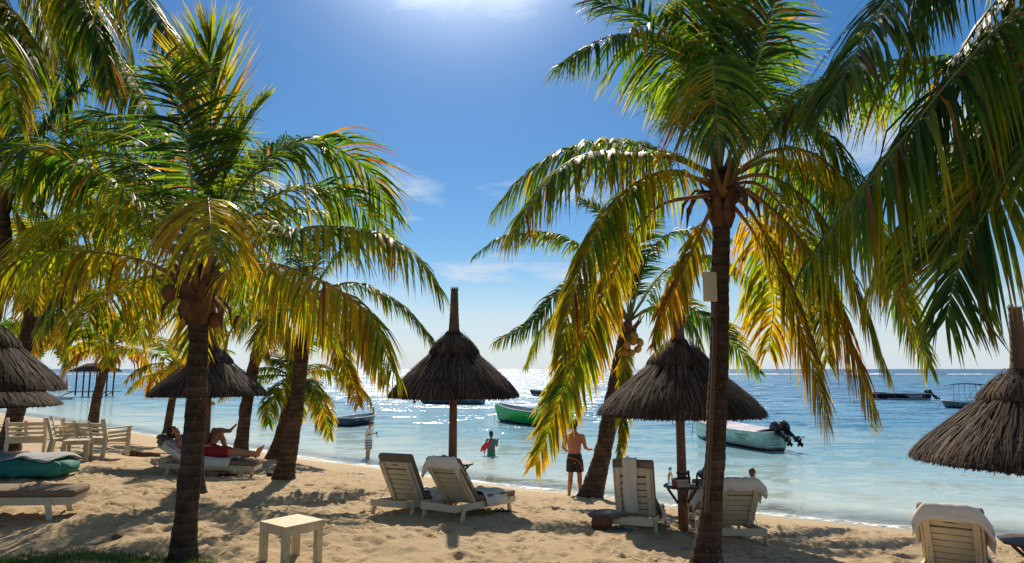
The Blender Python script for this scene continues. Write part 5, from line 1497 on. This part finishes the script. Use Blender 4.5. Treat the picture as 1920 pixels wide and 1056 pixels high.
m = MB(); m.lathe([(.0, .16), (.07, .15), (.105, .10), (.115, .03), (.13, .02), (.19, .0), (.125, .01)], 20)
o = m.build("hat", M['black'], None, True); o.matrix_world = pz.matrix_world @ Matrix.Translation((.06, 0, .98)) @ Matrix.Rotation(R(-30), 4, 'Y'); tag(o, "dark sun hat on the sunbather behind the palm trunk", "hat")
# ------------------------------------------------------------------ boats
def hullmat(name, c, stripe=None, rough=.35):
    return simple(name, c, rough, .3, 2.2, .2, .004, 14, stretch=(1, 1, 2.5))
M['hull_green'] = hullmat("hull_green", (.006, .42, .035)); M['hull_mint'] = hullmat("hull_mint", (.46, .66, .53)); M['hull_black'] = hullmat("hull_black", (.012, .013, .018))
M['hull_grey'] = hullmat("hull_grey", (.06, .08, .09)); M['hull_slate'] = hullmat("hull_slate", (.10, .16, .17)); M['hull_red'] = hullmat("hull_red", (.20, .04, .05))
M['anti_red'] = simple("antifouling", (.14, .035, .03), .7, .5, 5, .5, .01, 20); M['anti_black'] = simple("antifouling_black", (.015, .015, .018), .7, .5, 5, .3)
M['boat_white'] = simple("boat_white", (.74, .75, .74), .4, .08, 3, .1); M['boat_inner'] = simple("boat_inner", (.38, .40, .42), .6, .2, 3, .2); M['tarp'] = simple("tarp_lilac", (.55, .50, .55), .8, .15, 2, .5, .02, 6)
M['rope'] = simple("rope", (.10, .08, .06), .9, .3, 20, .3); M['canopy'] = simple("blue_canopy", (.012, .04, .13), .8, .1, 5, .2)

def boat(label, bow, stern, B, F, hull, bottom, draft=.16, inner='boat_inner', sheer=.42, seats=3, rim='boat_white', group="boats at anchor", stripe=.13, name="boat", floor=.12, tarp=None):
    """bow and stern are world (x, y); local +y points to the bow, z = 0 is the waterline"""
    bx, by = bow; sx, sy = stern
    L = math.hypot(bx - sx, by - sy); ang = math.atan2(by - sy, bx - sx) - math.pi / 2
    e = empty(name, (sx, sy, 0), ang, label, "boat", group)
    N = 18
    def half(u): return B / 2 * (0.80 + .20 * math.sin(min(u / .45, 1) * math.pi / 2)) * (1 if u < .45 else max(0.0, 1 - ((u - .45) / .55) ** 2.3))
    def zg(u): return F * (1 + sheer * max(0, (u - .25) / .75) ** 2 + .03 * (1 - u))
    def zk(u): return -draft + (draft + .05) * max(0, (u - .72) / .28) ** 2
    def yy(u, v): return L * (u * .94) + L * .06 * u ** 4 * v
    def section(u, inset=0.0):
        b = max(half(u) - inset, .004); r = []
        for j in range(9):
            v = j / 8
            r.append((b * v ** .42 * (.86 + .14 * v), yy(u, v), zk(u) + (zg(u) - zk(u)) * v ** 1.25 + (inset if j < 5 else 0)))
        return r
    m = MB()
    for s in (-1, 1):
        rows = [[(s * x, y, z) for x, y, z in section(i / N)] for i in range(N + 1)]
        if s < 0: rows = [r[::-1] for r in rows]
        base = len(m.f); m.grid(rows)
        for q in range(base, len(m.f)):
            zc = sum(m.v[i][2] for i in m.f[q]) / 4
            m.m[q] = 1 if zc < stripe else 0
        # transom
        sec = section(0)
        for j in range(8):
            a, b_ = sec[j], sec[j + 1]
            m.cur = 1 if (a[2] + b_[2]) / 2 < stripe else 0
            m.quad((0, a[1], a[2]), (s * a[0], a[1], a[2]), (s * b_[0], b_[1], b_[2]), (0, b_[1], b_[2])); 
        m.cur = 0
    h = m.build("hull", [M[hull], M[bottom]], e, True)
    so = h.modifiers.new("shell", 'SOLIDIFY'); so.thickness = .03; so.offset = 0
    m = MB()
    for s in (-1, 1):
        m.grid([[(s * x * .93, y, z + .03) for x, y, z in section(i / N)[2:]] for i in range(N)])
        m.quad((0, yy(.02, 0), floor), (s * half(.1) * .88, yy(.02, 0), floor), (s * half(.6) * .8, yy(.6, 0), floor), (0, yy(.6, 0), floor))
        m.quad((0, yy(.6, 0), floor), (s * half(.6) * .8, yy(.6, 0), floor), (s * half(.9) * .7, yy(.9, 0), floor + .05), (0, yy(.9, 0), floor + .05))
    m.build("inner_hull", M[inner], e, True)
    pts = [(-half(i / N), yy(i / N, 1), zg(i / N) + .012) for i in range(N + 1)]; pts2 = [(-a, b, c) for a, b, c in pts][::-1]
    m = MB(); m.tube(pts + pts2[1:], .028, 6); m.tube([(-half(0), 0, zg(0) + .012), (half(0), 0, zg(0) + .012)], .028, 6); m.build("gunwale", M[rim], e, True)
    for k in range(seats):
        u = .18 + k * .24
        m = MB(); m.box((0, yy(u, .5), zg(u) * .72), (2 * half(u) * .93, .24, .035)); m.build("thwart", M[rim], e)
    if tarp:
        m = MB(); rows = []
        for i in range(17):
            u = .05 + .78 * i / 16; b = half(u) * .94
            rows.append([(x * b, yy(u, .8), zg(u) + .02 + .10 * (1 - x * x) + .025 * math.sin(i * 1.7 + x * 3) - .05 * math.sin(i * .9) * (1 - abs(x))) for x in np.linspace(-1, 1, 11)])
        m.grid(rows); o = m.build("tarpaulin", M[tarp], e, True); o.modifiers.new("t", 'SOLIDIFY').thickness = .012
    e["L"] = L; e["F"] = F; e["B"] = B
    return e, (half, zg, zk, yy)
def outboard(e, x, tilt, s=1.0):
    mt = MB()
    ax = Matrix.Translation((x, -.06, e["F"])) @ Matrix.Rotation(R(tilt), 4, 'X')
    def T(p): return tuple(ax @ (Vector(p) * s))
    m = MB(); m.box((0, -.12, .26), (.26, .42, .40), None, .09); m.box((0, -.10, .03), (.20, .30, .10), None, .02)
    m.v = [T(v) for v in m.v]; cw = m.build("outboard_motor", M['black'], e, True)
    m = MB(); m.tube([(0, -.10, .0), (0, -.11, -.5), (0, -.13, -.78)], [.065, .055, .045], 10, ell=[1.5] * 3); m.cap((0, .02, -.80), (0, -.32, -.80), .05, .04, 8); m.box((0, -.12, -.93), (.012, .16, .18)); m.box((0, -.16, -.62), (.2, .28, .015))
    m.v = [T(v) for v in m.v]; m.build("shaft", M['black'], cw, True)
    m = MB()
    for k in range(3):
        a = k * 2.094; m.box((math.cos(a) * .07, -.38, -.80 + math.sin(a) * .07), (.13, .012, .06), Matrix.Rotation(-a, 3, 'Y') @ Matrix.Rotation(R(25), 3, 'X'))
    m.v = [T(v) for v in m.v]; m.build("propeller", M['steel'], cw)
    m = MB(); m.box((0, .05, -.10), (.16, .10, .30), None, .01); m.v = [T(v) for v in m.v]; m.build("bracket", M['steel'], cw)
    m = MB(); m.box((0, -.13, .30), (.268, .25, .03), None, .004); m.v = [T(v) for v in m.v]; m.build("decal", M['anti_red'], cw)
def mooring(e, fn, dx, dy):
    half, zg, zk, yy = fn
    b = Vector((0, yy(1, 1) * .995, zg(1) * .8)); m = MB()
    pts = [b + Vector((dx, dy, 0)) * t + Vector((0, 0, -(zg(1) * .8 + .05) * t ** .8)) for t in np.linspace(0, 1, 9)]
    m.tube(pts, .018, 5); m.build("mooring_rope", M['rope'], e, True)
def W(px, wy):
    Y = CAM_Z * FPX / (wy - 692.0); p = P(px, wy, Y); return (p.x, Y)
# bright green boat
e, fn = boat("bright green wooden boat moored beside the middle parasol", W(928, 786), (W(1062, 800)[0], W(1062, 800)[1]), 1.55, .78, 'hull_green', 'anti_black', sheer=.45)
mooring(e, fn, .15, .35)
for k in range(5):
    u = .35 + k * .12; half, zg, zk, yy = fn
    for s in (-1, 1):
        m = MB(); m.ball((s * (half(u) + .008), yy(u, .9), zg(u) * .82), .028, 8, 6); m.build("stud", M['boat_white'], e, True)
# mint boat with two outboards
e, fn = boat("mint green boat with two tilted outboard motors, behind the tall palm trunk", W(1300, 815), W(1456, 841), 1.75, .72, 'hull_mint', 'anti_red', sheer=.40, tarp='tarp', seats=2)
mooring(e, fn, .2, .5)
outboard(e, .02, -58, .95); outboard(e, .48, -58, 1.0)
half, zg, zk, yy = fn
for i, (tx, dz) in enumerate((("SEASALICIA TM", .56), ("PB 986/14", .42))):
    # lettering sits a little proud of the starboard side near the stern
    u = .2; sgn = -1
    p = Vector((sgn * (half(u) * .99 + .03), yy(u, .7), dz))
    text(tx, .13, e, p, (R(84), 0, R(-90)), M['ink_dark'])
# grey dinghy
e, fn = boat("small dark grey dinghy behind the man in plaid shorts", W(703, 789), W(643, 797), 1.5, .46, 'hull_grey', 'anti_black', sheer=.25, seats=3)
# long black boat
e, fn = boat("long low black motor boat far out on the right", W(1625, 748), W(1742, 749), 1.9, .66, 'hull_black', 'boat_white', sheer=.18, seats=2, stripe=.15)
outboard(e, -.4, -50, 1.0); outboard(e, .4, -50, 1.0)
half, zg, zk, yy = fn
text("RIDERS", .42, e, (-half(.25) - .06, yy(.28, .7), .40), (R(86), 0, R(-90)), M['boat_white'], extrude=.004)
text("11", .34, e, (-half(.14) - .06, yy(.13, .7), .40), (R(86), 0, R(-90)), M['trim_orange'], extrude=.004)
m = MB(); m.box((0, yy(.84, .5), zg(.8) + .02), (1.1, 1.3, .28), None, .06); m.build("fore_box", M['boat_inner'], e)
# canopy boat
e, fn = boat("small slate boat with blue sun canopy near the right parasol", W(1766, 763), W(1880, 767), 1.7, .52, 'hull_slate', 'anti_black', sheer=.25)
mooring(e, fn, .1, .4)
half, zg, zk, yy = fn
m = MB(); rows = []
for i in range(9):
    u = i / 8; rows.append([(x * .8, yy(.30, 1) + u * 2.2, 2.0 + .10 * math.sin(math.pi * u) + .05 * (1 - x * x)) for x in np.linspace(-1, 1, 7)])
m.grid(rows); cp = m.build("canopy", M['canopy'], e, True); cp.modifiers.new("t", 'SOLIDIFY').thickness = .05
for s in (-1, 1):
    for (ya, yb) in ((.35, .3), (1.1, 1.15), (2.0, 1.9)):
        m = MB(); m.tube([(s * .78, yy(.30, 1) + ya, .5), (s * .78, yy(.30, 1) + yb, 2.02)], .022, 6); m.build("canopy_pole", M['steel'], e, True)
    m = MB(); m.tube([(s * .78, yy(.30, 1) + 1.1, .6), (s * .78, yy(.30, 1) + .3, 2.0)], .03, 6); m.build("canopy_pole", M['boat_white'], e, True)
# boats far out
boat("flat slate green boat seen under the middle parasol", W(785, 755), W(905, 757), 2.0, .45, 'hull_slate', 'anti_black', sheer=.12, seats=2)
boat("dark red boat with white stripe far out right of the middle parasol", W(993, 741), W(1075, 743), 1.7, .52, 'hull_red', 'boat_white', sheer=.5, stripe=.2)
boat("grey green launch far out behind the small shore palm", W(500, 738), W(548, 739), 1.8, .75, 'hull_slate', 'anti_black', sheer=.2)
# sail at the far left
Y = 76.0; c = P(107, 742, Y)
e = empty("sailing_dinghy", (c.x, Y, 0), 0, "small sailing dinghy with white and red sail beside the sand spit", "boat", "boats at anchor")
m = MB(); m.tube([(.2, 0, .2), (.35, 0, 5.1)], [.05, .03], 8); m.build("mast", M['steel'], e, True)
M['sail'] = simple("sailcloth", (.74, .73, .72), .8, .06, 2, .2); M['sail_red'] = simple("sail_red", (.60, .05, .05), .8, .06, 2, .2); M['sail_orange'] = simple("sail_orange", (.7, .3, .03), .8, .06, 2, .2)
rows = []
for i in range(13):
    v = i / 12; z = .7 + v * 4.2; wdt = .08 + 1.55 * (1 - v) ** .9; rows.append([(.30 + .15 * v - .75 * (1 - v) + x * wdt, .25 * math.sin(math.pi * x) * (1 - v), z) for x in np.linspace(0, 1, 7)])
m = MB(); m.grid(rows[:12]); o = m.build("sail", M['sail'], e, True); o.modifiers.new("t", 'SOLIDIFY').thickness = .02
m = MB(); m.grid(rows[11:]); k = m.build("sail_tip", M['sail_orange'], e, True); k.modifiers.new("t", 'SOLIDIFY').thickness = .02
for i0, i1, x0, x1 in ((3, 6, 0, 2), (1, 5, 5, 7)):
    m = MB(); m.grid([[(p[0], p[1] - .03, p[2]) for p in r[x0:x1]] for r in rows[i0:i1]]); k = m.build("sail_stripe", M['sail_red'], o, True)
m = MB(); m.tube([(-2.2, 0, .22), (-1.5, 0, .16), (0, 0, .12), (1.5, 0, .16), (2.3, 0, .34)], [.08, .35, .5, .42, .05], 12, ell=[.5] * 5); m.build("hull", M['boat_white'], e, True)
# jetty with thatched shelter
Y = 84.0; c = P(168, 740, Y)
e = empty("jetty", (c.x, Y, 0), 0, "spindly wooden jetty with a little roofed shelter off the sand spit", "jetty")
M['jet'] = simple("jetty_wood", (.07, .05, .035), .8, .4, 4, .4)
for x in np.arange(-2.6, 3.3, .42):
    m = MB(); m.box((x, 0, .62), (.38, 1.5, .07)); m.build("deck_plank", M['jet'], e)
for x, y_, t in ((-1.3, -.7, 3.0), (.3, -.7, 3.0), (2.4, -.7, 3.0), (-1.3, .7, 3.0), (.3, .7, 3.0), (2.4, .7, 3.0)):
    m = MB(); m.box((x, y_, (t - 1.2) / 2), (.13, .13, t + 1.2)); m.build("post", M['jet'], e)
for a, b in (((-4.2, 0, -.2), (-2.0, 0, .58)), ((1.0, -.72, -.3), (2.4, -.72, .55)), ((1.0, .72, -.3), (2.4, .72, .55))):
    m = MB(); m.bar(a, b, .09, .09); m.build("brace", M['jet'], e)
m = MB(); rows = []
for x in np.linspace(-1.9, 3.0, 9):
    t = abs((x - .55) / 2.45); top = 3.9 - .55 * max(0, t - .45) / .55
    rows.append([(x, -1.25, 2.95), (x, -.6, 2.95 + (top - 2.95) * .6), (x, 0, top), (x, .6, 2.95 + (top - 2.95) * .6), (x, 1.25, 2.95)])
m.grid(rows); o = m.build("roof", M['thatch_under'], e, True); o.modifiers.new("t", 'SOLIDIFY').thickness = .12
for x0 in np.arange(-1.3, 2.4, .62):
    m = MB(); m.bar((x0, -.72, 2.72), (x0 + .3, -.72, 2.95), .05, .05); m.bar((x0 + .3, -.72, 2.95), (x0 + .6, -.72, 2.72), .05, .05); m.build("fretwork", M['boat_white'], e)
# buoys
for lab, px, wy, mt, r in (("small red mooring buoy left of the middle parasol pole", 777, 754, 'red_float', .16), ("small yellow mooring buoy behind the short palm trunk", 399, 757, 'sail_orange', .22)):
    x, y = W(px, wy); e = empty("mooring_buoy", (x, y, 0), 0, lab, "buoy", "mooring buoys")
    m = MB(); m.ball((0, 0, .08), r, 12, 9); m.build("float_ball", M[mt], e, True)
    m = MB(); m.tube([(0, 0, .08 + r), (0, 0, .08 + r * 1.5)], .03, 6); m.build("ring", M['steel'], e, True)
# ------------------------------------------------------------------ small things
M['glass'] = (lambda t: t.done(t.bsdf((.9, .95, .95), .03, None, 0, .5, Transmission_Weight=1.0, IOR=1.45)))(NT("clear_glass"))
M['book'] = simple("book_cover", (.42, .16, .05), .6, .25, 6, .1); M['paper'] = simple("book_pages", (.62, .55, .42), .8, .1, 60, .2); M['book_red'] = simple("book_red", (.40, .03, .025), .5, .1, 5, 0)
M['leather'] = simple("brown_bag", (.13, .055, .025), .7, .3, 8, .4); M['grey_cloth'] = simple("grey_cushion", (.12, .12, .125), .9, .15, 6, .3)
M['flip'] = simple("teal_rubber", (.02, .18, .20), .6, .2, 8, .1); M['plastic_cream'] = simple("cream_plastic", (.62, .54, .38), .45, .05, 3, .1)
# things on the right parasol's table
x, y, z = pr_xy; zt = z + .030
def put(name, mb, mat, loc, label, cat, rz=0, group=None, smooth=True):
    o = mb.build(name, mat, None, smooth); o.location = loc; o.rotation_euler = (0, 0, rz); tag(o, label, cat, group); return o
e = empty("swing_top_bottle", (x - .19, y - .05, zt), 0, "clear glass swing-top bottle on the pole table", "bottle")
m = MB(); m.lathe([(0, .004), (.038, .004), (.042, .02), (.042, .12), (.034, .16), (.016, .20), (.014, .235), (.017, .24)], 18); m.build("bottle_glass", M['glass'], e, True)
m = MB(); m.lathe([(.0, .236), (.015, .236), (.016, .262), (.0, .27)], 12); m.tube([(-.02, 0, .22), (-.022, 0, .27), (.02, 0, .275), (.022, 0, .22)], .003, 5); m.build("stopper", M['black'], e, True)
def book(label, dx, dy, dz, s, rz, cov):
    e = empty("book", (x + dx, y + dy, zt + dz), rz, label, "book", "books stacked on the pole table")
    m = MB(); m.box((0, 0, s[2] / 2), (s[0] - .008, s[1] - .008, s[2] - .008)); m.build("pages", M['paper'], e)
    m = MB(); m.box((0, 0, .002), (s[0], s[1], .004)); m.box((0, 0, s[2] - .002), (s[0], s[1], .004)); m.box((-s[0] / 2 + .002, 0, s[2] / 2), (.004, s[1], s[2])); m.build("cover", cov, e)
book("thick paperback at the bottom of the stack on the pole table", -.03, -.15, .001, (.20, .13, .045), .1, M['paper'])
book("red-covered book in the middle of the stack on the pole table", -.04, -.15, .048, (.19, .125, .028), -.05, M['book_red'])
book("brown paperback on top of the stack on the pole table", -.06, -.15, .078, (.21, .135, .038), .2, M['book'])
m = MB(); m.box((0, 0, .006), (.22, .15, .009), None, .003); put("tablet", m, M['black'], (x - .03, y - .15, zt + .1165), "dark slim tablet lying on the stack of books", "tablet", .05, smooth=False)
for lab, dx, h, r in (("thick black spray bottle on the pole table", .09, .17, .026), ("thin black spray bottle at the edge of the pole table", .215, .19, .015)):
    e = empty("spray_bottle", (x + dx, y - .06, zt), 0, lab, "bottle", "black bottles on the pole table")
    m = MB(); m.lathe([(0, .002), (r, .002), (r, h * .78), (r * .7, h * .82)], 14, cap1=True); m.build("flask", M['black'], e, True)
    m = MB(); m.lathe([(r * .6, h * .82), (r * .6, h), (0, h)], 12); m.build("cap", M['black'], e, True)
m = MB(); m.lathe([(0, .003), (.03, .003), (.036, .09), (.033, .09), (.028, .008), (0, .008)], 16); put("tumbler", m, M['book'], (x - .16, y - .16, zt), "small brown tumbler beside the books on the pole table", "tumbler")
# things on the middle parasol's table
x, y, z = pm_xy; zt = z + .03
e = empty("beach_bag", (x - .14, y - .1, zt), 0, "black bag slumped on the middle parasol's table", "bag")
m = MB(); m.ball((0, 0, .07), .10, 16, 10, (1.35, .8, .72)); m.v = [(a + .012 * math.sin(b * 40 + c * 30), b, max(c, .002) + .01 * math.sin(a * 50)) for a, b, c in m.v]; m.build("sack", M['black'], e, True)
m = MB(); m.tube([(-.06, -.03, .12), (-.02, -.05, .16), (.05, -.04, .13)], .008, 6); m.build("strap", M['trim_orange'], e, True)
m = MB(); m.lathe([(0, .003), (.028, .003), (.036, .10), (.033, .10), (.026, .008), (0, .008)], 16); put("drinking_glass", m, M['glass'], (x - .07, y - .22, zt), "drinking glass on the middle parasol's table", "glass")
# pale antenna box and batten on the tall palm
e = empty("antenna_box", P(1332, 566, Y2 - .19), R(12), "flat cream plastic box fixed to the tall palm trunk", "box")
m = MB(); m.box((0, 0, .17), (.155, .05, .335), None, .012); m.build("casing", M['plastic_cream'], e)
m = MB(); m.box((.07, .07, .17), (.04, .10, .10), None, .005); m.build("bracket", M['steel'], e)
m = MB(); m.tube([(.0, -.02, 0), (.03, .03, -.12), (.05, .06, -.25)], .006, 6); m.build("cable", M['black'], e, True)
m = MB(); q = [P(1341, 568, Y2 - .14), P(1338, 700, Y2 - .15), P(1331, 850, Y2 - .16), P(1325, 960, Y2 - .19)]
for a, b in zip(q, q[1:]): m.bar(a, b + (b - a).normalized() * .005, .045, .025, (0, -1, 0))
o = m.build("batten", M['wood_dark']); o.parent = palm_right; o.location = -palm_right_org
# ------------ on the sand
def sandy(name, px, py, Y, label, cat, f, mat, rz=0, group=None, sink=.004):
    c = P(px, py, Y); m = MB(); f(m); o = m.build(name, mat, None, True); o.location = (c.x, Y, ground(c.x, Y) - sink); o.rotation_euler = (0, 0, rz); tag(o, label, cat, group); return o
def flipflop(label, px, py, Y, rz, mat, group):
    c = P(px, py, Y); e = empty("flip_flop", (c.x, Y, ground(c.x, Y) + .002), rz, label, "flip-flop", group)
    m = MB(); ring = []
    for k in range(20):
        a = 2 * math.pi * k / 20; ring.append((math.sin(a) * (.045 + .006 * math.cos(a)), math.cos(a) * .13))
    n = len(m.v); m.v += [(a, b, 0) for a, b in ring] + [(a, b, .022) for a, b in ring]
    m.f += [tuple(range(n + 20, n + 40)), tuple(reversed(range(n, n + 20)))] + [(n + k, n + (k + 1) % 20, n + 20 + (k + 1) % 20, n + 20 + k) for k in range(20)]; m.m += [0] * 22
    m.build("sole", mat, e)
    m = MB(); m.tube([(-.04, -.01, .022), (-.022, .03, .05), (0, .07, .024)], .007, 6); m.tube([(.04, -.01, .022), (.022, .03, .05), (0, .07, .024)], .007, 6); m.build("thong", M['black'], e, True)
flipflop("black flip-flop beside the foot of the middle loungers, left one", 934, 930, 11.4, 1.2, M['black'], "flip-flops by the middle loungers")
flipflop("black flip-flop beside the foot of the middle loungers, right one", 944, 931, 11.3, 1.5, M['black'], "flip-flops by the middle loungers")
flipflop("teal flip-flop under the upright lounger, left one", 1160, 977, 9.75, 1.2, M['flip'], "teal flip-flops under the upright lounger")
flipflop("teal flip-flop under the upright lounger, right one", 1170, 979, 9.7, 1.7, M['flip'], "teal flip-flops under the upright lounger")
sandy("straw_bag", 1128, 968, 9.75, "brown straw bag on the sand left of the upright lounger", "bag", lambda m: m.tube([(0, 0, 0), (0, 0, .08), (0, 0, .16)], [.14, .145, .12], 16, ell=[.7] * 3), M['leather'])
c = P(1135, 960, 9.9); e = empty("cushion", (c.x, 9.85, ground(c.x, 9.85) + .2), R(8), "dark grey cushion lying on the straw bag", "cushion")
m = MB(); m.ball((0, 0, 0), .26, 18, 12, (1, .62, .26)); m.build("pillow", M['grey_cloth'], e, True)
sandy("backpack", 512, 868, 14.6, "small black bag on the sand beside the pale trunk", "bag", lambda m: (m.ball((0, 0, .05), .11, 14, 9, (1.2, .8, .55))), M['black'])
for lab, dx, dy in (("dark red shoe under the red-shorts lounger, left of the two", -4, 0), ("dark red shoe under the red-shorts lounger, right of the two", 8, .04)):
    sandy("shoe", 428 + dx, 866, 14.35 + dy, lab, "shoe", lambda m: (m.tube([(-.12, 0, .025), (-.06, 0, .035), (.03, 0, .032), (.11, 0, .022), (.135, 0, .018)], [.03, .042, .04, .036, .012], 10, ell=[.8] * 5), m.tube([(-.12, 0, .03), (-.09, 0, .075)], [.035, .03], 8)), M['shorts_red'], group="shoes under the sunbather's lounger")
sandy("driftwood", 265, 822, 18.2, "brown driftwood log on the sand between the palms", "driftwood", lambda m: (m.tube([(-.45, 0, .05), (-.2, .02, .09), (.05, 0, .06), (.3, .03, .06), (.5, 0, .03)], [.05, .11, .07, .06, .05], 9), m.tube([(-.2, .0, .1), (-.28, -.1, .17)], [.04, .015], 6)), M['husk'])
sandy("coconut_husk", 221, 996, 8.05, "dark dry coconut husk half buried in the near sand", "coconut", lambda m: m.ball((0, 0, .02), .055, 12, 8, (1.2, .85, .6)), M['husk'])
# twigs, dry leaflets and husk bits scattered on the sand
rs = np.random.RandomState(77); m = MB()
for i in range(420):
    if i < 70: x, y = rs.normal(3.0, .8), rs.normal(7.6, .5)
    elif i < 120: x, y = rs.normal(-8.3, .5), rs.normal(12.6, .25)
    else: x, y = rs.uniform(-8, 7), rs.uniform(6.2, 13)
    if y > shore_y(x) - 2.5: continue
    z = ground(x, y) + .004; a = rs.uniform(0, 6.28); l = rs.uniform(.03, .11); b = rs.normal(0, .4)
    m.tube([(x, y, z), (x + math.cos(a) * l, y + math.sin(a) * l, z + .012), (x + math.cos(a) * l + math.cos(a + b) * l, y + math.sin(a) * l + math.sin(a + b) * l, z + .004)], [.004, .004, .0015], 4)
for i in range(150):
    x, y = (rs.normal(-4.0, 1.2), rs.normal(8.3, 1.0)) if i < 60 else ((rs.normal(2.0, 1.0), rs.normal(7.6, .6)) if i < 110 else (rs.uniform(-8, 6), rs.uniform(6.5, 12)))
    if y > shore_y(x) - 2.5: continue
    z = ground(x, y) + .006; a = rs.uniform(0, 6.28); l = rs.uniform(.06, .17); w = rs.uniform(.005, .011); c_, s_ = math.cos(a), math.sin(a)
    m.grid([[(x - s_ * w * k_ + c_ * l * t_, y + c_ * w * k_ + s_ * l * t_, z + .012 * math.sin(3 * t_) * 1.0 + .004 * abs(k_)) for k_ in (-1 * (1 - t_ * .9), 1 * (1 - t_ * .9))] for t_ in (0, .35, .7, 1)])
o = m.build("beach_litter", M['husk']); tag(o, "twigs and dry leaf bits scattered over the sand", "debris", kind="stuff")
m = MB()
for i in range(70):
    x, y = rs.normal(-9.1, .28), rs.normal(13.3, .14); m.ball((x, y, ground(x, y) + .01), rs.uniform(.015, .035), 6, 4, (1.2, .9, .6))
M['coral'] = simple("coral_bits", (.62, .55, .45), .8, .2, 10, .3)
o = m.build("coral_pieces", M['coral']); tag(o, "scatter of pale coral pieces in front of the garden seats", "coral", kind="stuff")

# ------------ broadleaf tree behind the left parasols
c = P(50, 640, 30.0)
e = empty("broadleaf_tree", (c.x, 30.0, ground(c.x, 30.0) - .05), 0, "bright green broadleaf tree behind the left-hand parasols", "tree")
zt = c.z - e.location.z
m = MB(); m.tube([(-1.6, 0, -.1), (-1.5, .1, 1.6), (-1.2, 0, zt)], [.20, .15, .09], 10)
for k in range(7):
    a = k * .9; m.tube([(-1.4, 0, zt * .55), (-1.2 + .8 * math.cos(a), .8 * math.sin(a), zt * .8), (-1.0 + 1.7 * math.cos(a), 1.6 * math.sin(a), zt + .3 * math.sin(k * 2))], [.07, .045, .015], 6)
m.build("trunk", M['bark'], e, True)
rs = np.random.RandomState(12); V = []; F = []; C = []
blobs = [(rs.uniform(-2.6, 1.5), rs.uniform(-1.6, 1.6), zt + rs.uniform(-.7, 1.1), rs.uniform(.3, .65)) for _ in range(34)] + [(1.5, 0, zt - .45, .25), (1.75, 0, zt - .8, .18), (1.85, 0, zt - 1.1, .12)]
for bx, by, bz, br in blobs:
    col_ = rs.uniform(.1, .42)
    for _ in range(int(260 * br + 40)):
        d = rs.normal(0, 1, 3); d /= np.linalg.norm(d); p = np.array([bx, by, bz]) + d * br * rs.uniform(.45, 1.05)
        a = rs.normal(0, 1, 3); a /= np.linalg.norm(a); b = np.cross(a, rs.normal(0, 1, 3)); b /= np.linalg.norm(b); s = rs.uniform(.05, .10)
        n = len(V); V += [p - a * s, p - b * s * .55, p + a * s, p + b * s * .55]; F.append((n, n + 1, n + 2, n + 3)); C += [age_col(np.array(col_ + rs.normal(0, .06)))] * 4
o = new_mesh_obj("crown", V, F, M['leaf'], e); o["kind"] = "stuff"
ca = o.data.color_attributes.new("leaf_colour", 'FLOAT_COLOR', 'POINT'); ca.data.foreach_set("color", np.concatenate([np.array(C), np.ones((len(C), 1))], 1).astype(np.float32).ravel())

for o_ in list(scene.objects):          # helper numbers used while building
    for k in ("Y", "q", "L", "F", "B"):
        if k in o_: del o_[k]
